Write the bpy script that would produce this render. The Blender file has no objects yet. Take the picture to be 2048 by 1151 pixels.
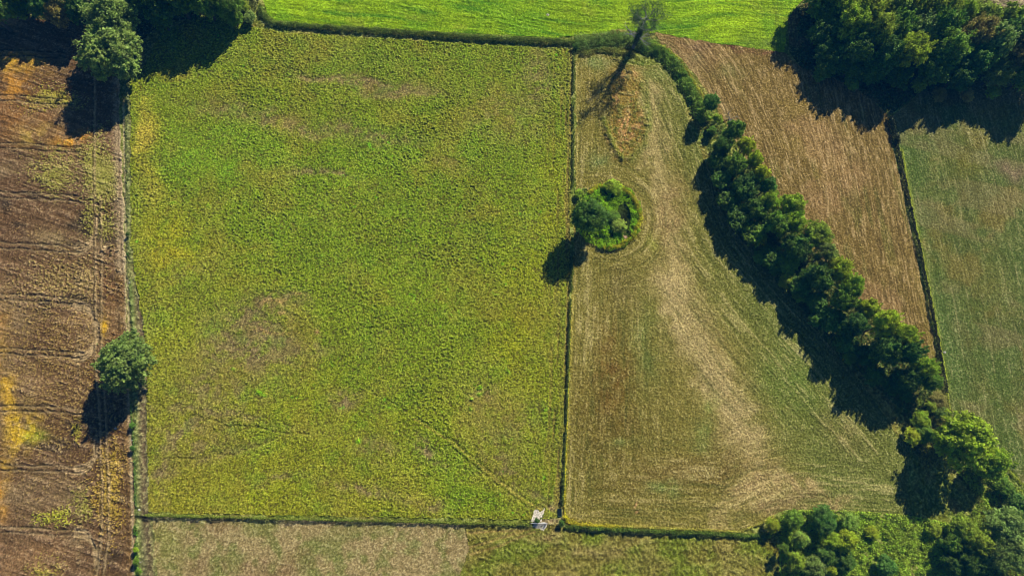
import bpy, math, random
import numpy as np
from mathutils import Matrix, Vector

# ------------------------------------------------------------------ camera, sky, sun
F_PX, CAM_H = 1400.0, 190.0
zc = np.array([100, 385, 1400.0]); zc /= np.linalg.norm(zc)
xc = np.array([1.0, 0, 0]) - zc * zc[0]; xc /= np.linalg.norm(xc)
yc = np.cross(zc, xc)
CAM_R = np.array([xc, yc, zc])
scene = bpy.context.scene
COL = scene.collection
cam_data = bpy.data.cameras.new('camera')
cam = bpy.data.objects.new('camera', cam_data)
COL.objects.link(cam)
cam_data.sensor_width = 36.0
cam_data.lens = F_PX / 2048.0 * 36.0
cam_data.clip_start = 1.0
cam_data.clip_end = 20000.0
cam.matrix_world = Matrix.Translation((0, 0, CAM_H)) @ Matrix([list(r) for r in CAM_R]).to_4x4()
scene.camera = cam

SUN_EL = math.radians(37.5)
SUN_DX, SUN_DY = 0.514, 0.858
world = bpy.data.worlds.new("World")
scene.world = world
world.use_nodes = True
wn = world.node_tree
bg = wn.nodes['Background']
sky = wn.nodes.new('ShaderNodeTexSky')
sky.sky_type = 'NISHITA'
sky.sun_disc = False
sky.sun_elevation = SUN_EL
sky.sun_rotation = math.atan2(SUN_DX, SUN_DY)
wn.links.new(sky.outputs[0], bg.inputs[0])
sky.ozone_density = 6.0
sky.air_density = 1.0
sky.dust_density = 0.0
bg.inputs[1].default_value = 0.05
sun_data = bpy.data.lights.new('sun', 'SUN')
sun_data.energy = 5.0
sun_data.angle = math.radians(0.5)
sun_data.color = (1.0, 0.95, 0.86)
sun = bpy.data.objects.new('sun', sun_data)
COL.objects.link(sun)
sd = Vector((SUN_DX * math.cos(SUN_EL), SUN_DY * math.cos(SUN_EL), math.sin(SUN_EL)))
sun.rotation_euler = sd.to_track_quat('Z', 'Y').to_euler()
scene.view_settings.view_transform = 'Standard'
scene.view_settings.look = 'None'
scene.view_settings.gamma = 1.0
scene.cycles.filter_width = 0.85
scene.view_settings.exposure = 0.4

RNG = np.random.default_rng(7)


# ------------------------------------------------------------------ helpers
def P(px, py, h=0.0):
    """world xy of the ray through a photo pixel at height h"""
    v = CAM_R @ np.array([px - 1024.0, -(py - 575.5), -F_PX])
    t = (h - CAM_H) / v[2]
    return v[:2] * t


def to_px(x, y):
    y = np.maximum(y, -420.0)
    c = np.stack([x, y, np.full_like(x, -CAM_H)], 0)
    q = CAM_R.T @ c
    return 1024.0 + F_PX * q[0] / -q[2], 575.5 - F_PX * q[1] / -q[2]


def poly(pts):
    return np.array([P(a, b) for a, b in pts])


def lin(c):
    c = np.array(c, float) / 255.0
    return np.where(c <= 0.04045, c / 12.92, ((c + 0.055) / 1.055) ** 2.4)


def hsh(xi, yi, seed):
    h = (xi.astype(np.uint32) * np.uint32(374761393)) ^ (yi.astype(np.uint32) * np.uint32(668265263)) ^ np.uint32((seed * 2246822519) & 0xffffffff)
    h = (h ^ (h >> np.uint32(13))) * np.uint32(1274126177)
    h = h ^ (h >> np.uint32(16))
    h = h * np.uint32(2654435761)
    h = h ^ (h >> np.uint32(15))
    return (h & np.uint32(0xffffff)).astype(np.float32) / 16777215.0


def vn(x, y, seed=0):
    x0 = np.floor(x); y0 = np.floor(y)
    fx = (x - x0).astype(np.float32); fy = (y - y0).astype(np.float32)
    xi = x0.astype(np.int64) & 0xffffffff; yi = y0.astype(np.int64) & 0xffffffff
    fx = fx * fx * (3 - 2 * fx); fy = fy * fy * (3 - 2 * fy)
    a = hsh(xi, yi, seed); b = hsh(xi + 1, yi, seed)
    c = hsh(xi, yi + 1, seed); d = hsh(xi + 1, yi + 1, seed)
    return (a + (b - a) * fx) * (1 - fy) + (c + (d - c) * fx) * fy


def nz(x, y, s, seed=0, ang=0.6, sy=None):
    """rotated value noise; s = cell size in metres across, sy along"""
    ca, sa = math.cos(ang), math.sin(ang)
    u = (x * ca + y * sa) / s
    v = (-x * sa + y * ca) / (sy or s)
    return vn(u + 913.1, v + 417.7, seed)


def fbm(x, y, s, seed=0, octv=4, gain=0.55):
    t = 0; a = 1; n = 0
    for k in range(octv):
        t = t + a * nz(x, y, s / 2 ** k, seed + k * 17, 0.5 + k * 1.1)
        n += a; a *= gain
    return t / n


def clump(x, y, s, seed):
    """blobby noise near 0..1 without visible lattice"""
    a = nz(x, y, s, seed, 0.4) + nz(x, y, s * 0.83, seed + 5, 1.5) + 0.5 * nz(x, y, s * 0.5, seed + 9, 2.3)
    return np.clip((a / 2.5 - 0.28) / 0.44, 0, 1)


def sstep(a, b, x):
    t = np.clip((x - a) / (b - a), 0, 1)
    return t * t * (3 - 2 * t)


def polydist(x, y, pts):
    """distance to, arc length along and side (+ left) of a polyline"""
    best = np.full(x.shape, 1e9); s = np.zeros(x.shape); side = np.zeros(x.shape)
    acc = 0.0
    for (a, b) in zip(pts[:-1], pts[1:]):
        dx, dy = b - a
        L = math.hypot(dx, dy) or 1e-6
        t = np.clip(((x - a[0]) * dx + (y - a[1]) * dy) / (L * L), 0, 1)
        ex = x - a[0] - t * dx; ey = y - a[1] - t * dy
        d = np.hypot(ex, ey)
        m = d < best
        best = np.where(m, d, best); s = np.where(m, acc + t * L, s)
        side = np.where(m, np.sign(dx * ey - dy * ex), side)
        acc += L
    return best, s, side


def inside(px, py, pts):
    c = np.zeros(px.shape, bool)
    n = len(pts)
    for i in range(n):
        x1, y1 = pts[i]; x2, y2 = pts[(i + 1) % n]
        if y1 == y2:
            continue
        m = ((y1 > py) != (y2 > py)) & (px < (x2 - x1) * (py - y1) / (y2 - y1) + x1)
        c ^= m
    return c


def tag(o, label=None, cat=None, group=None, kind=None):
    if label: o['label'] = label
    if cat: o['category'] = cat
    if group: o['group'] = group
    if kind: o['kind'] = kind
    return o


def empty(name, loc, label, cat, group=None):
    o = bpy.data.objects.new(name, None)
    o.empty_display_size = 0.5
    COL.objects.link(o)
    o.location = loc
    return tag(o, label, cat, group)


def np_mesh(name, verts, faces, cols=None):
    me = bpy.data.meshes.new(name)
    nv, nf, k = len(verts), len(faces), faces.shape[1]
    me.vertices.add(nv)
    me.vertices.foreach_set('co', np.ascontiguousarray(verts, np.float32).ravel())
    me.loops.add(nf * k)
    me.loops.foreach_set('vertex_index', np.ascontiguousarray(faces, np.int32).ravel())
    me.polygons.add(nf)
    me.polygons.foreach_set('loop_start', np.arange(0, nf * k, k, dtype=np.int32))
    if cols is not None:
        at = me.attributes.new('tint', 'FLOAT_COLOR', 'POINT')
        c4 = np.ones((nv, 4), np.float32); c4[:, :3] = cols
        at.data.foreach_set('color', c4.ravel())
    me.update(calc_edges=True)
    return me


def link(name, me, mat, parent=None):
    o = bpy.data.objects.new(name, me)
    if mat and not me.materials:
        me.materials.append(mat)
    COL.objects.link(o)
    if parent: o.parent = parent
    return o


# ------------------------------------------------------------------ materials
def nodes_of(name):
    m = bpy.data.materials.new(name)
    m.use_nodes = True
    t = m.node_tree
    return m, t, t.nodes['Principled BSDF'], t.nodes.new, t.links.new


def ground_mat(name, bump, nscale, lo, hi):
    m, t, b, N, L = nodes_of(name)
    at = N('ShaderNodeAttribute'); at.attribute_name = 'tint'
    geo = N('ShaderNodeNewGeometry')
    n1 = N('ShaderNodeTexNoise'); n1.inputs['Scale'].default_value = nscale
    n1.inputs['Detail'].default_value = 3
    L(geo.outputs['Position'], n1.inputs['Vector'])
    mr = N('ShaderNodeMapRange')
    mr.inputs[1].default_value = 0.3; mr.inputs[2].default_value = 0.7
    mr.inputs[3].default_value = lo; mr.inputs[4].default_value = hi
    L(n1.outputs['Fac'], mr.inputs[0])
    vm = N('ShaderNodeVectorMath'); vm.operation = 'SCALE'
    L(at.outputs['Color'], vm.inputs[0]); L(mr.outputs[0], vm.inputs['Scale'])
    L(vm.outputs[0], b.inputs['Base Color'])
    bp = N('ShaderNodeBump'); bp.inputs['Strength'].default_value = bump
    bp.inputs['Distance'].default_value = 0.15
    L(n1.outputs['Fac'], bp.inputs['Height']); L(bp.outputs[0], b.inputs['Normal'])
    b.inputs['Roughness'].default_value = 0.95
    b.inputs['Specular IOR Level'].default_value = 0.1
    return m


M_CROP = ground_mat('crop_leaves', 0.9, 3.1, 0.7, 1.3)
M_GRASS = ground_mat('mown_grass', 0.7, 4.3, 0.75, 1.25)
M_SOIL = ground_mat('dry_soil', 0.8, 3.7, 0.72, 1.28)


def foliage_mat(name='leaves'):
    m, t, b, N, L = nodes_of(name)
    oi = N('ShaderNodeObjectInfo')
    geo = N('ShaderNodeNewGeometry')
    mr = N('ShaderNodeMapRange')
    mr.inputs[3].default_value = 0.55; mr.inputs[4].default_value = 1.45
    L(geo.outputs['Random Per Island'], mr.inputs[0])
    n1 = N('ShaderNodeTexNoise'); n1.inputs['Scale'].default_value = 0.45
    L(geo.outputs['Position'], n1.inputs['Vector'])
    mr2 = N('ShaderNodeMapRange')
    mr2.inputs[1].default_value = 0.35; mr2.inputs[2].default_value = 0.65
    mr2.inputs[3].default_value = 0.8; mr2.inputs[4].default_value = 1.2
    L(n1.outputs['Fac'], mr2.inputs[0])
    mu = N('ShaderNodeMath'); mu.operation = 'MULTIPLY'
    L(mr.outputs[0], mu.inputs[0]); L(mr2.outputs[0], mu.inputs[1])
    vm = N('ShaderNodeVectorMath'); vm.operation = 'SCALE'
    L(oi.outputs['Color'], vm.inputs[0]); L(mu.outputs[0], vm.inputs['Scale'])
    hs = N('ShaderNodeHueSaturation')
    mr3 = N('ShaderNodeMapRange')
    mr3.inputs[3].default_value = 0.475; mr3.inputs[4].default_value = 0.52
    L(n1.outputs['Fac'], mr3.inputs[0]); L(mr3.outputs[0], hs.inputs['Hue'])
    L(vm.outputs[0], hs.inputs['Color'])
    L(hs.outputs[0], b.inputs['Base Color'])
    b.inputs['Roughness'].default_value = 0.55
    b.inputs['Specular IOR Level'].default_value = 0.18
    tr = N('ShaderNodeBsdfTranslucent')
    L(hs.outputs[0], tr.inputs['Color'])
    mx = N('ShaderNodeMixShader'); mx.inputs[0].default_value = 0.38
    L(b.outputs[0], mx.inputs[1]); L(tr.outputs[0], mx.inputs[2])
    L(mx.outputs[0], t.nodes['Material Output'].inputs['Surface'])
    return m


M_LEAF = foliage_mat()


def flat_mat(name, col, rough=0.8, metal=0.0, var=0.25, scale=4.0):
    m, t, b, N, L = nodes_of(name)
    n1 = N('ShaderNodeTexNoise'); n1.inputs['Scale'].default_value = scale
    tc = N('ShaderNodeTexCoord'); L(tc.outputs['Object'], n1.inputs['Vector'])
    mr = N('ShaderNodeMapRange')
    mr.inputs[1].default_value = 0.3; mr.inputs[2].default_value = 0.7
    mr.inputs[3].default_value = 1 - var; mr.inputs[4].default_value = 1 + var
    L(n1.outputs['Fac'], mr.inputs[0])
    vm = N('ShaderNodeVectorMath'); vm.operation = 'SCALE'
    vm.inputs[0].default_value = col
    L(mr.outputs[0], vm.inputs['Scale']); L(vm.outputs[0], b.inputs['Base Color'])
    b.inputs['Roughness'].default_value = rough
    b.inputs['Metallic'].default_value = metal
    b.inputs['Specular IOR Level'].default_value = 0.2
    return m


M_BARK = flat_mat('bark', (0.09, 0.07, 0.05))
M_DEAD = flat_mat('weathered_wood', (0.26, 0.25, 0.24))
M_STEEL = flat_mat('galvanised_steel', (0.42, 0.44, 0.45), 0.5, 0.6, 0.1)
M_WOOD = flat_mat('fence_wood', (0.2, 0.16, 0.11))
M_STONE = flat_mat('pale_stone', (0.45, 0.42, 0.36))
M_TANK = flat_mat('green_plastic', (0.03, 0.07, 0.04), 0.5)
M_WATER = flat_mat('dark_water', (0.01, 0.014, 0.016), 0.15, 0.0, 0.1)

# ------------------------------------------------------------------ field outlines in photo pixels
BIG = 20000
# ground line of the diagonal tree row, seen on the ground
ROW_PX = [(1262, 100), (1330, 112), (1372, 165), (1400, 230), (1432, 310), (1452, 385), (1500, 470), (1555, 540),
          (1610, 605), (1665, 665), (1720, 725), (1780, 790), (1830, 850), (1880, 930)]
DITCH_PX = [(1774, 235), (1790, 290), (1808, 370), (1822, 440), (1842, 530), (1858, 610), (1872, 680), (1885, 760),
            (1892, 800)]
LEFTHEDGE_PX = [(1147, 92), (1146, 250), (1145, 430), (1139, 650), (1130, 860), (1123, 1040)]
RING_C = (1217, 434)
FIELDS = {
    'left': [(-BIG, 20), (0, 30), (160, 50), (215, 120), (240, 160), (240, 250), (248, 400), (252, 560), (256, 720),
             (262, 850), (268, 1000), (270, 1151), (280, BIG), (-BIG, BIG)],
    'green': [(505, 54), (560, 66), (800, 80), (1000, 92), (1143, 98), (1142, 430), (1134, 720), (1119, 1036),
              (1060, 1038), (700, 1033), (298, 1024), (294, 800), (287, 650), (272, 560), (262, 480), (262, 160),
              (285, 140), (330, 60), (440, 30)],
    'top': [(532, -BIG), (528, 0), (535, 30), (560, 46), (700, 55), (900, 66), (1100, 76), (1180, 70), (1240, 60),
            (1310, 66), (1400, 82), (1500, 96), (1568, 106), (1575, 40), (1605, 0), (1610, -BIG)],
    'mown': [(1152, 124), (1170, 110), (1195, 106), (1225, 112), (1245, 128), (1285, 133), (1325, 130), (1345, 160),
             (1372, 230), (1400, 300), (1432, 375), (1478, 462), (1540, 545), (1595, 615), (1650, 680), (1705, 745),
             (1760, 815), (1790, 865), (1818, 905), (1815, 1000), (1822, 1028), (1700, 1022), (1580, 1020), (1540, 1030),
             (1505, 1052), (1470, 1060), (1300, 1056), (1160, 1049), (1137, 1038), (1130, 1010), (1145, 560),
             (1151, 380)],
    'stubble': [(1310, 66), (1400, 82), (1500, 96), (1568, 106), (1600, 135), (1700, 170), (1772, 225), (1784, 290),
                (1802, 370), (1816, 440), (1836, 530), (1852, 610), (1866, 680), (1880, 765), (1850, 745), (1800, 690),
                (1720, 610), (1640, 520), (1560, 430), (1500, 330), (1445, 240), (1410, 180), (1365, 120), (1325, 92)],
    'right': [(1782, 235), (1796, 290), (1814, 370), (1828, 440), (1848, 530), (1864, 610), (1878, 680), (1893, 770),
              (1902, 830), (1940, 850), (1990, 900), (2048, 968), (2400, 1300), (BIG, 4000), (BIG, 250), (2048, 160),
              (1950, 165), (1840, 185)],
    'wood': [(1578, 108), (1575, 40), (1605, 0), (1610, -BIG), (1850, -BIG), (1880, -60), (1990, 8), (2048, 30),
             (BIG, 60), (BIG, 250), (2048, 160), (1950, 165), (1840, 185), (1780, 230), (1700, 170), (1600, 135)],
    'corner': [(1850, -BIG), (1880, -60), (1990, 8), (2048, 30), (BIG, 60), (BIG, -BIG)],
    'pasture': [(305, 1034), (700, 1042), (932, 1048), (938, 1100), (918, 1151), (900, BIG), (330, BIG), (312, 1151)],
    'meadow': [(932, 1048), (1050, 1052), (1110, 1048), (1130, 1060), (1300, 1068), (1490, 1074), (1548, 1072),
               (1560, 1100), (1558, 1151), (1560, BIG), (900, BIG), (918, 1151), (938, 1100)],
    'copse_floor': [(-BIG, -BIG), (532, -BIG), (520, 0), (500, 50), (440, 28), (330, 45), (260, 100), (215, 120), (160, 50),
                    (0, 30), (-BIG, 20)],
}
NAMES = ['verge'] + list(FIELDS)

# ------------------------------------------------------------------ terrain grid: fine in view, coarse to the horizon
def axis(lo, hi, step):
    a = list(np.arange(lo, hi + step * 0.5, step))
    s = step
    while a[-1] < 6000:
        s *= 1.35; a.append(a[-1] + s)
    s = step
    while a[0] > -6000:
        s *= 1.35; a.insert(0, a[0] - s)
    return np.array(a)


STEP = 0.18
gx = axis(-149, 195, STEP)
gy = axis(-30, 164, STEP)
NX, NY = len(gx), len(gy)
X, Y = np.meshgrid(gx, gy)
X = X.ravel(); Y = Y.ravel()
# break the lattice a little inside the fine area
fine = (X > -150) & (X < 196) & (Y > -31) & (Y < 165)
X = X + np.where(fine, (RNG.random(X.shape) - 0.5) * STEP * 0.45, 0)
Y = Y + np.where(fine, (RNG.random(Y.shape) - 0.5) * STEP * 0.45, 0)
wx = X + (fbm(X, Y, 2.2, 3, 3) - 0.5) * 1.1
wy = Y + (fbm(X, Y, 2.2, 31, 3) - 0.5) * 1.1
PX, PY = to_px(wx, wy)
FID = np.zeros(X.shape, np.int8)
for i, k in enumerate(FIELDS):
    FID[inside(PX, PY, FIELDS[k])] = i + 1
RV = RNG.random(len(X)).astype(np.float32)
RV2 = RNG.random(len(X)).astype(np.float32)
C = np.zeros((len(X), 3), np.float32)
Z = np.zeros(len(X), np.float32)
Z += ((fbm(X, Y, 45.0, 77, 2) - 0.5) * 0.5).astype(np.float32)


class Field:
    """colour and height editing of one field's vertices"""
    def __init__(s, name):
        s.i = np.nonzero(FID == NAMES.index(name))[0]
        s.x, s.y = X[s.i], Y[s.i]
        s.px, s.py = to_px(s.x + (fbm(s.x, s.y, 9, 5, 3) - 0.5) * 7, s.y + (fbm(s.x, s.y, 9, 55, 3) - 0.5) * 7)
        s.pxr, s.pyr = to_px(s.x, s.y)
        s.c = np.zeros((len(s.i), 3)); s.h = np.zeros(len(s.i))

    def base(s, rgb): s.c[:] = lin(rgb)

    def mix(s, rgb, w):
        w = np.clip(w, 0, 1)[:, None]
        s.c = s.c * (1 - w) + lin(rgb) * w

    def blob(s, cx, cy, rx, ry, rgb, k=1.0, ang=0.0, brk=0.5, seed=0, bs=2.5):
        a = math.radians(ang)
        dx, dy = s.px - cx, s.py - cy
        u = (dx * math.cos(a) + dy * math.sin(a)) / rx
        v = (-dx * math.sin(a) + dy * math.cos(a)) / ry
        g = np.exp(-(u * u + v * v))
        m = g > 0.01
        w = np.zeros(len(s.x))
        if m.any():
            n = fbm(s.x[m], s.y[m], bs, 101 + seed + int(cx), 3)
            w[m] = k * g[m] * (1 - brk + brk * sstep(0.35, 0.6, n) * 1.6)
        s.mix(rgb, w)
        return w

    def stroke(s, pts, width, rgb, k=1.0, dh=0.0, brk=0.3, pix=True, warp=0.0):
        q = poly(pts)
        x0, y0 = q.min(0) - width * 3 - 1; x1, y1 = q.max(0) + width * 3 + 1
        m = np.nonzero((s.x > x0) & (s.x < x1) & (s.y > y0) & (s.y < y1))[0]
        if not len(m): return
        xx, yy = s.x[m], s.y[m]
        if warp:
            xx = xx + (nz(xx, yy, 3, 8) - 0.5) * warp; yy = yy + (nz(xx, yy, 3, 9) - 0.5) * warp
        d, t, _ = polydist(xx, yy, q)
        w = np.exp(-(d / width) ** 2) * (1 - brk + brk * 1.6 * nz(s.x[m], s.y[m], 0.9, 13))
        W = np.zeros(len(s.x)); W[m] = np.clip(w, 0, 1)
        if rgb is not None: s.mix(rgb, W * k)
        s.h += W * dh

    def shade(s, n, lo, hi, rnd=0.5, pale=(206, 206, 128), kp=0.3):
        # plant-to-plant colour: darker gaps, pale highlights painted on the tips
        rv = RV[s.i] - 0.5
        s.mix(pale, sstep(0.62, 1.0, n * 0.6 + RV2[s.i] * 0.55) * kp)
        s.c *= ((lo + (hi - lo) * n) * (1 + rnd * rv))[:, None]
        s.h += 0.10 * (RV2[s.i] - 0.5)

    def done(s):
        C[s.i] = s.c; Z[s.i] += s.h


# ---- left brown field -------------------------------------------------------
f = Field('left')
f.base((101, 74, 55))
A = math.radians(-19)
st = nz(f.x, f.y, 0.5, 4, A + math.pi / 2, 7)           # fine drill rows
big = nz(f.x, f.y, 2.4, 14, A + math.pi / 2, 8)
f.mix((134, 104, 76), sstep(0.45, 0.9, fbm(f.x, f.y, 18, 21)) * 0.8)
f.mix((150, 128, 92), sstep(0.5, 0.8, fbm(f.x, f.y, 11, 24)) * 0.45)
f.mix((62, 48, 44), sstep(0.62, 0.8, big) * sstep(0.4, 0.6, fbm(f.x, f.y, 14, 27)) * 0.85)
yel = (206, 162, 44)
f.blob(30, 125, 60, 18, (196, 154, 54), .8, 10, 0.7, 1)
f.blob(20, 165, 40, 26, (180, 126, 52), 0.8, 0, 0.8, 2)
f.blob(150, 288, 32, 16, (205, 145, 50), 0.9, 0, 0.7, 3)
f.blob(40, 230, 60, 50, (152, 106, 60), 0.6, 0, 0.5, 4)
f.blob(60, 270, 40, 18, (180, 150, 70), 0.5, 0, 0.8, 5)
f.blob(14, 780, 16, 80, yel, 0.6, 0, 0.8, 6)
f.blob(45, 850, 34, 40, (206, 168, 44), 0.9, 30, 0.8, 7)
f.blob(70, 858, 18, 14, (150, 160, 40), 0.8, 0, 0.5, 8)
f.blob(24, 905, 16, 40, yel, 0.6, 0, 0.8, 9)
f.blob(8, 975, 14, 50, (205, 150, 60), 0.7, 0, 0.6, 10)
f.blob(10, 640, 14, 60, (160, 118, 60), 0.4, 0, 0.6, 11)
f.blob(60, 1120, 90, 30, (160, 122, 84), 0.6, 0, 0.4, 12)
f.blob(110, 480, 50, 25, (150, 128, 90), 0.5, 20, 0.5, 13)
# green volunteer plants as speckle
gs = 0.45 * clump(f.x, f.y, 0.45, 61) + 0.55 * RV[f.i]
def speck(cx, cy, rx, ry, rgb, k, thr=0.5):
    g = np.exp(-(((f.px - cx) / rx) ** 2 + ((f.py - cy) / ry) ** 2))
    w = k * sstep(1 - thr * g * 1.4, 1.12 - thr * g * 1.4, gs)
    f.mix(rgb, w); f.h += w * 0.3
speck(205, 350, 42, 90, (150, 146, 68), 0.9, 0.62)
speck(110, 340, 60, 50, (150, 145, 66), 0.9, 0.5)
speck(200, 450, 45, 60, (150, 145, 66), 0.9, 0.45)
speck(160, 1010, 34, 40, (150, 148, 60), 0.8, 0.5)
speck(100, 1040, 40, 26, (165, 165, 54), 1, 0.5)
speck(90, 1132, 40, 26, (160, 150, 58), 0.8, 0.5)
speck(150, 855, 20, 30, (165, 155, 55), 0.9, 0.55)
speck(100, 200, 60, 30, (160, 150, 60), 0.9, 0.55)
speck(120, 730, 200, 300, (160, 134, 72), 0.7, 0.3)
speck(220, 980, 40, 120, (168, 140, 56), 0.9, 0.5)
speck(130, 560, 130, 60, (160, 140, 80), 0.8, 0.38)
# orange edge strip and dusty track
f.stroke([(238, 540), (246, 700), (252, 850), (258, 1000), (264, 1151)], 1.1, (150, 112, 62), 0.45, brk=0.8)
f.stroke([(212, 560), (222, 640), (232, 668)], 2.2, (140, 96, 60), 0.4, brk=0.7)
f.blob(210, 655, 10, 20, (205, 160, 40), 0.9, 0, 0.7, 14, 1.5)
f.stroke([(234, 520), (238, 650), (246, 860), (255, 1000), (258, 1100)], 0.5, (70, 52, 42), 0.6)
f.stroke([(240, 160), (242, 300), (245, 420), (248, 540)], 1.5, (182, 160, 124), 0.95, brk=0.35)
f.stroke([(236, 180), (238, 300), (241, 420), (244, 540)], 0.3, (110, 88, 66), 0.7, -0.1, 0.4)
f.stroke([(252, 640), (256, 800), (262, 960)], 0.8, (150, 124, 90), 0.5, brk=0.5)
f.stroke([(246, 200), (249, 420), (254, 700), (262, 900), (268, 1151)], 0.35, (190, 170, 130), 0.7)
# tramlines: pairs of wheel ruts, evenly spaced across the field
for yy, ex, sl in [(197, 150, .058), (291, 165, .056), (389, 158, .06), (490, 165, .06), (593.5, 168, .058), (702, 165, .05),
                   (814.5, 165, .04), (933, 170, .04), (1058.5, 175, .03), (1190, 175, .03), (105, 130, .06)]:
    for o in (-5.5, 5.5):
        pts = [(-400, yy + o + 400 * -sl * 0.4), (0, yy + o), (ex * 0.5, yy + o + ex * 0.5 * sl * 0.8), (ex, yy + o + ex * sl)]
        f.stroke([(a, b) for a, b in pts], 0.27, (50, 38, 34), 0.85, -0.2, 0.5, warp=0.7)
        f.stroke([(a, b + 3) for a, b in pts], 0.3, (160, 136, 100), 0.3, 0.03, 0.7, warp=0.7)
# turning curves into the headland
for yy, up in [(500, -1), (610, 1), (715, -1), (940, -1), (1065, 1)]:
    for o in (-8, -3, 3, 8):
        pts = [(150, yy + o), (168, yy + o + up * 3), (182, yy + o * 0.8 + up * 12), (192 + o * 0.5, yy + up * 32), (194 + o * 0.4, yy + up * 70)]
        f.stroke(pts, 0.26, (192, 164, 120), 0.85, -0.05, 0.3)
        f.stroke([(a, b + 2.5) for a, b in pts], 0.2, (56, 44, 38), 0.6, -0.15, 0.4)
for xs in ([(190, 120), (191, 300), (192, 430), (192, 600), (190, 700), (194, 760), (200, 860), (204, 960), (205, 1060), (194, 1151)],
           [(203, 400), (204, 520), (203, 620), (203, 700), (208, 780), (213, 880), (219, 980), (218, 1070), (208, 1151)]):
    f.stroke(xs, 0.36, (184, 156, 112), 0.7, -0.06, 0.5, warp=0.3)
    f.stroke([(a - 4, b) for a, b in xs], 0.26, (60, 46, 38), 0.6, -0.2, 0.5, warp=0.3)
f.blob(199, 509, 6, 5, (205, 175, 130), 1, 0, 0.2, 3)
# tread marks
tx = [(157, 370), (158, 430), (159, 520), (158, 600), (156, 680), (158, 800), (160, 900), (162, 1030), (158, 1130)]
q = poly(tx); d, t, _ = polydist(f.x, f.y, q)
w = np.exp(-(d / 0.45) ** 2) * (0.5 + 0.5 * np.sin(t * 5.2)) * sstep(0.35, 0.6, nz(f.x, f.y, 9, 41))
f.mix((178, 150, 104), w * 0.7)
w = np.exp(-(d / 0.45) ** 2) * (0.5 - 0.5 * np.sin(t * 5.2)) * sstep(0.35, 0.6, nz(f.x, f.y, 9, 41))
f.mix((56, 44, 38), w * 0.7)
cl = clump(f.x, f.y, 0.42, 71)
f.h += 0.16 * cl + 0.2 * st + 0.10 * big
f.shade(0.5 * cl + 0.5 * st, 0.62, 1.34, 0.8, (206, 180, 138), 0.34)
f.done()

# ---- big green crop ---------------------------------------------------------
f = Field('green')
f.base((114, 127, 40))
w_y = np.clip((f.py - 420) / 600, 0, 1) * np.clip(1.25 - f.px / 1100, 0.2, 1)
f.mix((140, 128, 42), w_y * 0.75)
f.blob(700, 420, 380, 170, (106, 128, 38), 0.65, 0, 0.2, 1, 12)
f.blob(820, 640, 240, 150, (106, 128, 34), 0.6, 0, 0.2, 2, 12)
f.blob(600, 110, 420, 50, (104, 124, 46), 0.7, 0, 0.3, 3, 9)
f.blob(450, 320, 150, 60, (104, 142, 40), 0.7, 0, 0.4, 4, 9)
f.blob(860, 300, 200, 60, (110, 140, 42), 0.6, 0, 0.4, 5, 9)
f.blob(292, 270, 22, 70, (176, 156, 66), 0.95, 0, 0.25, 6, 4)
f.blob(300, 360, 25, 60, (156, 146, 58), 0.7, 0, 0.3, 7, 4)
f.blob(275, 430, 22, 90, (120, 130, 48), 0.6, 0, 0.3, 8, 4)
f.blob(340, 500, 55, 60, (158, 146, 42), 0.7, 20, 0.5, 9, 6)
f.blob(300, 640, 22, 60, (120, 132, 66), 0.7, 0, 0.4, 10, 5)
f.blob(350, 680, 60, 40, (140, 144, 38), 0.6, 0, 0.4, 11, 6)
f.blob(1040, 640, 70, 150, (138, 136, 34), 0.6, 0, 0.4, 12, 8)
f.blob(1100, 420, 50, 120, (136, 136, 40), 0.5, 0, 0.4, 13, 8)
f.blob(960, 930, 90, 50, (136, 126, 50), 0.5, 40, 0.4, 14, 6)
f.blob(880, 910, 70, 40, (100, 130, 30), 0.9, 40, 0.3, 15, 5)
f.blob(940, 990, 70, 22, (102, 130, 34), 0.8, 10, 0.3, 16, 5)
f.blob(460, 990, 170, 30, (128, 136, 34), 0.6, 0, 0.5, 17, 5)
f.blob(560, 760, 90, 30, (128, 134, 40), 0.5, 0, 0.5, 18, 5)
f.blob(640, 840, 200, 50, (122, 128, 36), 0.5, 0, 0.6, 19, 5)
bare = np.zeros(len(f.x))
BR = (126, 106, 80)
for cx, cy, rx, ry, k, an in [(520, 640, 66, 40, .85, -15), (500, 700, 90, 42, .85, -10), (440, 690, 50, 60, .4, 0),
                              (560, 590, 42, 14, .7, 0), (600, 690, 60, 16, .5, 0), (430, 780, 90, 40, .4, 0),
                              (720, 164, 110, 9, .95, 3), (615, 157, 30, 8, .8, 0), (800, 178, 70, 12, .6, 0), (560, 250, 130, 16, .55, 12),
                              (720, 268, 120, 16, .45, 8), (470, 215, 60, 16, .4, 10), (640, 348, 70, 9, .6, 5),
                              (1000, 230, 70, 50, .35, 0), (1080, 160, 30, 70, .35, 0), (900, 330, 40, 18, .3, 0),
                              (380, 870, 70, 34, .5, 0), (330, 950, 14, 60, .6, 10), (690, 800, 26, 16, .6, 0),
                              (960, 790, 30, 30, .5, 0), (1000, 830, 60, 50, .3, 0), (860, 905, 40, 12, .5, 40), (720, 975, 60, 12, .5, 10),
                              (560, 960, 50, 10, .4, 0), (1096, 1014, 20, 16, 1.0, 0), (1070, 990, 14, 8, .7, 40), (1000, 930, 60, 30, .4, 50),
                              (370, 540, 60, 30, .15, 0), (840, 1000, 60, 14, .5, 20), (760, 900, 40, 30, .35, 0),
                              (420, 830, 160, 10, .4, 8), (400, 915, 120, 10, .45, -15)]:
    w = f.blob(cx, cy, rx, ry, BR, k * 1.5, an, 0.7, int(rx), 1.6)
    bare = np.maximum(bare, w)
f.blob(545, 598, 10, 5, (190, 140, 104), 0.9, 0, 0.4, 1, 1)
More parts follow.
